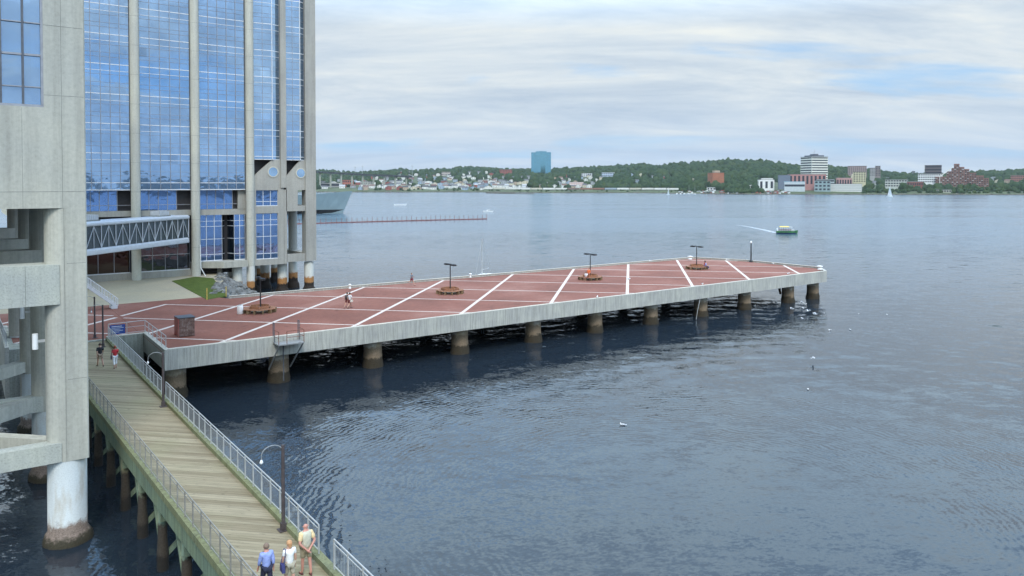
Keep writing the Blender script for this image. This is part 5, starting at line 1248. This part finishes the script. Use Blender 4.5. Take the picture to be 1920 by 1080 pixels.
for i, (a, b_, yt) in enumerate(STEP):
    ht = zat(yt, d) - pz.z; nr = int(ht / 3.4)
    for r in range(nr):
        for k in range(max(1, int((b_ - a) / 3.6))):
            x = pz.x + lpx(a) + 1.0 + k * 3.7; z0 = pz.z + .8 + r * 3.4; nwin += 1
            if nwin <= 100: MB().box(x, x + 2.0, pz.y + (i % 2) * 1.5 - .2, pz.y + (i % 2) * 1.5 - .01, z0, z0 + 1.7).build('window', M_win if (k + r + i) % 2 else M_bpane, o)
            else: rest.box(x, x + 2.0, pz.y + (i % 2) * 1.5 - .2, pz.y + (i % 2) * 1.5 - .01, z0, z0 + 1.7)
            if (k * 3 + r * 5 + i) % 4 == 0: c.mi = 2; c.box(x - .3, x + 2.6, pz.y + (i % 2) * 1.5 - 1.3, pz.y + (i % 2) * 1.5 - .02, z0 - .7, z0 - .1)
c.build('balconies', [M_win, M_win, M_walls[0]], o)
if rest.v: tag(rest.build('windows', M_win, o), kind='stuff')
c = MB(); c.bar((pz.x + lpx(1767), pz.y - 1.2, zat(331, d)), (pz.x + lpx(1789), pz.y - 1.2, zat(312.5, d)), .5, 1.6); c.bar((pz.x + lpx(1767), pz.y - 1.2, zat(331, d)), (pz.x + lpx(1767), pz.y - 1.2, zat(346, d)), .9, .9); c.build('white_edge', M_walls[0], o)
o.rotation_euler.z = math.atan2(pz.y, pz.x) - math.pi / 2; occ.append((1760, 1846, d, 312))
bld('brick_apartments', 'orange brick apartment tower before the wooded hill', 1327, 1357, 324, 350.5, plain('orange_brick', (.33, .125, .065), .85, .15, .1), None, .5, 8, 7, dd=.8, win_w=.35, win_h=.35, wc=plain('brick_window', (.14, .09, .075), .6), parts=lambda o, loc, W_, D_, H: loc(MB().box(-W_ * .2, W_ * .25, -D_ * .25, D_ * .25, H + .61, H + 5)).build('penthouse', M_walls[5], o))
bld('red_school', 'red brick institutional building on the skyline left of the glass tower', 936, 960, 318, 327, (.30, .09, .06), None, .05, 3, 8, dd=.4)
bld('pale_institution', 'white institutional building on the far skyline above the houses', 828, 848, 322.5, 329, (.50, .44, .40), None, .1, 2, 8, dd=.4)
bld('red_warehouse', 'orange-red warehouse at the shore behind the ship bow', 642, 663, 337.5, 350, (.40, .13, .085), None, .1, 2, 5, dd=.6)
bld('shore_shed', 'grey long shed at the shore beside the ship bow', 600, 636, 343, 351, (.36, .35, .34), None, 0, 1, 0, dd=.3)
bld('row_apartments', 'pale grey apartment row at the left of the white houses', 676, 698, 340, 351.5, (.46, .46, .42), None, .1, 4, 7, dd=.4)
bld('white_complex', 'white and blue low complex below the wooded rise', 1128, 1152, 324, 331, (.42, .50, .62), None, .1, 2, 7, dd=.4, roofc=M_walls[0])
bld('white_hall', 'white hall among trees right of the white and blue complex', 1090, 1112, 325, 331.5, (.66, .67, .70), None, .1, 2, 6, dd=.5)
bld('pink_houses', 'pink and white row of houses above the freight cars', 1067, 1094, 341.5, 350.5, (.52, .33, .32), None, .08, 3, 8, dd=.4, wc=M_walls[0])
bld('white_shop', 'small white gabled building left of the white waterfront building', 1400, 1413, 347, 356, (.74, .74, .73), None, .3, 1, 2, dd=.8)
bld('hill_hospital', 'red-brown building on the wooded slope at the right frame edge', 1897, 1925, 329, 340, (.28, .13, .10), 1750, .1, 3, 9, dd=.4, zdrop=14)
bld('boat_shed', 'low white boat shed near the marina below the orange tower', 1326, 1347, 351.5, 357, (.64, .65, .65), None, .0, 1, 4, dd=.5)
bld('stone_pavilion', 'low pale stone waterfront pavilion on the green bank at far right', 1757, 1782, 356, 361.5, (.36, .36, .30), None, .0, 1, 6, dd=.5)
# freight cars along the shore
cw = [(.62, .62, .58), (.50, .48, .40), (.17, .12, .10), (.66, .66, .64), (.24, .13, .09), (.30, .36, .42)]
fc_names = ['white', 'beige', 'dark brown', 'pale', 'rust brown', 'blue grey']
d0 = 1565
for i, x in enumerate(np.arange(902, 1268, 23.2)):
    ci = [0, 1, 0, 3, 1, 3, 0, 2, 4, 4, 5, 3, 1, 0, 3, 0][i % 16]; cx = x + 11; d = ds_(cx) + 62; z = hz_(cx, 70) + .2; p = atd(cx, d, z); L = 22.0 * d / F
    o = thing('freight_car', '%s freight car, %s from the left in the train along the far shore' % (fc_names[ci], ORD[i]), 'freight car', p, '%s freight cars in the shore train' % fc_names[ci])
    c = MB(); c.box(p.x - L / 2, p.x + L / 2, p.y - 1.5, p.y + 1.5, z + 1.1, z + 4.6)
    for k in range(8): c.box(p.x - L / 2 + (k + .3) * L / 8, p.x - L / 2 + (k + .42) * L / 8, p.y - 1.58, p.y - 1.5, z + 1.2, z + 4.5)
    c.build('body', plain('freight_%d' % ci, cw[ci], .7, .12, .4), o)
    c = MB(); c.box(p.x - L / 2, p.x + L / 2, p.y - 1.2, p.y + 1.2, z + .7, z + 1.08)
    for k in (-1, 1):
        for q in (-1, 1): c.tube((p.x + k * (L / 2 - 3) + q * .9, p.y - 1, z + .45), (p.x + k * (L / 2 - 3) + q * .9, p.y + 1, z + .45), .45, n=10)
    c.build('bogies', M_black, o); o.rotation_euler.z = math.atan2(p.y, p.x) - math.pi / 2 + math.atan2(0, 1)
occ.append((900, 1270, d0, 350))
# far suspension bridge deck and masts
sbx = [atd(560, 1950, zat(321.0, 1950)), atd(600, 1940, zat(322.8, 1940)), atd(690, 1920, zat(328, 1920)), atd(772, 1900, zat(331, 1900))]
sb = thing('road_bridge', 'long dark road bridge sloping down across the hills at far left', 'bridge', (sbx[1].x, sbx[1].y, 0)); c = MB()
for a, b_ in zip(sbx, sbx[1:]): c.bar(a, b_, 12, 4.6)
c.build('deck', plain('bridge_steel', (.025, .03, .035), .7), sb)
for t in range(9): a = sbx[1].lerp(sbx[3], t / 8.5); a.z = zat(interp(CX + F * (a.dot(RT)) / (a.x * ca + a.y * sa), [(600, 322.8), (690, 328), (772, 331)]), a.x * ca + a.y * sa); MB().box(a.x - 1.2, a.x + 1.2, a.y - 3, a.y + 3, 0, a.z - 1.4).build('pier_leg', M_conc, sb)
for px, yt, hh in ((666, 312, 'lattice mast, shorter of the pair on the left skyline'), (680, 310.5, 'lattice mast, taller of the pair on the left skyline'), (773, 309.5, 'thin lattice mast above the far hills, standing alone')):
    q = atd(px, 2500, 30); t = thing('radio_mast', 'thin grey ' + hh, 'mast', q); zt = zat(yt, 2500)
    MB().tube(q, (q.x, q.y, zt), 1.0, .5, 5).build('shaft', M_grey, t); MB().bar((q.x - 4, q.y, zt - 4), (q.x + 4, q.y, zt - 4), .7, .7).build('crossarm', M_grey, t)
# ferry and boats at the far quay
f1 = smallboat(1491, 362.8, 26, 35, 'white passenger ferry docked left of the ferry terminal'); f2 = smallboat(1578, 363.2, 30, 35, 'long white boat docked in front of the terraced building')
MB().box(-6, 5, -3, 3, 5.5, 7.6).build('upper_deck', M_white, f1); MB().box(-3, 5, -2.5, 2.5, 6.6, 9).build('upper_deck', M_white, f2)
for i, px in enumerate((1269, 1276, 1283, 1290, 1297)): 
    b = smallboat(px, 363.9, 8.5, 30 + i * 17, ['first', 'second', 'third', 'fourth', 'last'][i] + ' white boat in the small marina row, counted from the sailing boat')
    b['group'] = 'boats in the small marina'
for px, hh in ((1292, 17), (1303, 17)): sailboat(px, 364.2, 9, hh, 60, ['bare-masted sailboat moored at the left of the marina pair', 'bare-masted sailboat moored closest to the orange brick tower'][px > 1300], False)
# shore bits: parked cars as one band of small light specks
c = MB()
for i in range(150):
    px = random.uniform(1350, 1480) if i < 110 else random.uniform(1270, 1340); d = ds_(px) + random.uniform(12, 60); z = hz_(px, d - ds_(px)); p = atd(px, d, z); c.mi = random.randrange(4); c.box(p.x - 2.2, p.x + 2.2, p.y - 1, p.y + 1, z - .2, z + 1.5)
tag(c.build('parked_cars', [M_white, M_walls[2], M_walls[4], M_win]), 'mass of tiny parked cars along the far waterfront', 'cars', kind='stuff')

# woods
ico = bmesh.new(); bmesh.ops.create_icosphere(ico, subdivisions=2, radius=1.0); IV = np.array([v.co[:] for v in ico.verts]); IF = np.array([[v.index for v in f.verts] for f in ico.faces]); ico.free()
def forest_mat():
    mt, N = new_mat('far_foliage'); a = noise(N, pos(N), .035, 3, .6); b = noise(N, pos(N), .35, 4, .7)
    c = ramp(N, a, [(.3, (.020, .042, .022)), (.5, (.032, .060, .026)), (.68, (.055, .080, .030))]); c = mixc(N, 1.0, c, ramp(N, b, [(.3, g(.6)), (.7, g(1.25))]), 'MULTIPLY')
    finish(N, c, .95, 0, b, 1.2, .8, .1); return mt
M_forest = forest_mat()
def forest(name, label, crowns):
    n = len(crowns); C = np.array(crowns); V = np.empty((n, len(IV), 3)); 
    jit = 1 + rng.uniform(-.28, .28, (n, len(IV), 1)); V = IV[None] * jit * C[:, None, 3:6] + C[:, None, :3]
    Fc = (IF[None] + (np.arange(n) * len(IV))[:, None, None]).reshape(-1, 3); V = V.reshape(-1, 3)
    ctr = V.mean(0); ctr[2] = V[:, 2].min(); V = V - ctr
    me = bpy.data.meshes.new(name); me.vertices.add(len(V)); me.vertices.foreach_set('co', V.ravel().astype(np.float32)); me.loops.add(Fc.size); me.loops.foreach_set('vertex_index', Fc.ravel().astype(np.int32))
    me.polygons.add(len(Fc)); me.polygons.foreach_set('loop_start', (np.arange(len(Fc)) * 3).astype(np.int32)); me.update(); me.validate(); me.materials.append(M_forest)
    o = bpy.data.objects.new(name, me); COL.objects.link(o); o.location = ctr; tag(o, label, 'trees', kind='stuff')
cr1 = []; cr2 = []
tr = random.Random(3)
def occluded(px, d, ytop):
    for a, b_, dd_, yt in occ:
        if a < px < b_ and d < dd_ + 4 and ytop < yt + 7: return True
        if a < px < b_ and abs(d - dd_) < 9: return True
    return False
for i in range(7500):
    px = tr.uniform(540, 2000); d0 = ds_(px); s = 75 + (WID + 60 - 75) * tr.random() ** .9; d = d0 + s; z = hz_(px, s); r = tr.uniform(4.0, 8.5) * (1 + s / 4000); top = z + r * 1.6
    yt = YH + (HC - top) / d * F
    town = (1420 < px < 1620 and s < 420) or (620 < px < 1000 and s < 420 and tr.random() < .62)
    if town or occluded(px, d, yt): continue
    p = atd(px, d + 0, z + r * .55); cr1.append((p.x, p.y, p.z, r, r, r * tr.uniform(.85, 1.35)))
for i in range(650):
    px = tr.choice([tr.uniform(700, 1010), tr.uniform(1010, 1330), tr.uniform(1615, 1950), tr.uniform(1360, 1430)]); s = tr.uniform(20, 75); d = ds_(px) + s; z = hz_(px, s); r = tr.uniform(2.0, 4.2); 
    if 900 < px < 1275 and s > 45: continue
    if 900 < px < 1275: r *= .55
    yt = YH + (HC - z - r * 1.5) / d * F
    if occluded(px, d, yt) and tr.random() < .8: continue
    p = atd(px, d, z + r * .4); cr2.append((p.x, p.y, p.z, r, r, r))
forest('forest', 'dense dark green woods covering the far hills', cr1); forest('shore_bushes', 'green bushes and small trees along the far shoreline', cr2)
# land on the open side of the harbour, behind the camera: what the mirror glass shows
c = MB(); vv = []; nn = 60
for i in range(nn + 1):
    a = R(-118 + 90 * i / nn); h = 26 + 26 * mnoise.noise(Vector((i * .22, 1, 0))) + 10 * mnoise.noise(Vector((i * .7, 4, 0)))
    for dd_, zz in ((1150, -1), (1170, 4), (1350, max(4, h * .7)), (1600, max(6, h)), (2200, 4)): vv.append((dd_ * math.cos(a), dd_ * math.sin(a), zz))
c.smooth = True; c.add(vv, [(i * 5 + j, (i + 1) * 5 + j, (i + 1) * 5 + j + 1, i * 5 + j + 1) for i in range(nn) for j in range(4)])
tag(c.build('harbour_hills', plain('dark_wooded_land', (.02, .028, .03), .9)), kind='structure')

# air over the harbour
hz_box = MB().box(-3900, 6400, -3900, 6400, -6, 330)
mt = bpy.data.materials.new('haze'); mt.use_nodes = True; N = nodes(mt.node_tree)
pv = N('ShaderNodeVolumePrincipled', i={'Color': (.80, .88, 1, 1), 'Density': .000038, 'Anisotropy': .0}); N('ShaderNodeOutputMaterial', i={1: pv.outputs[0]})
tag(hz_box.build('haze', mt), kind='stuff')
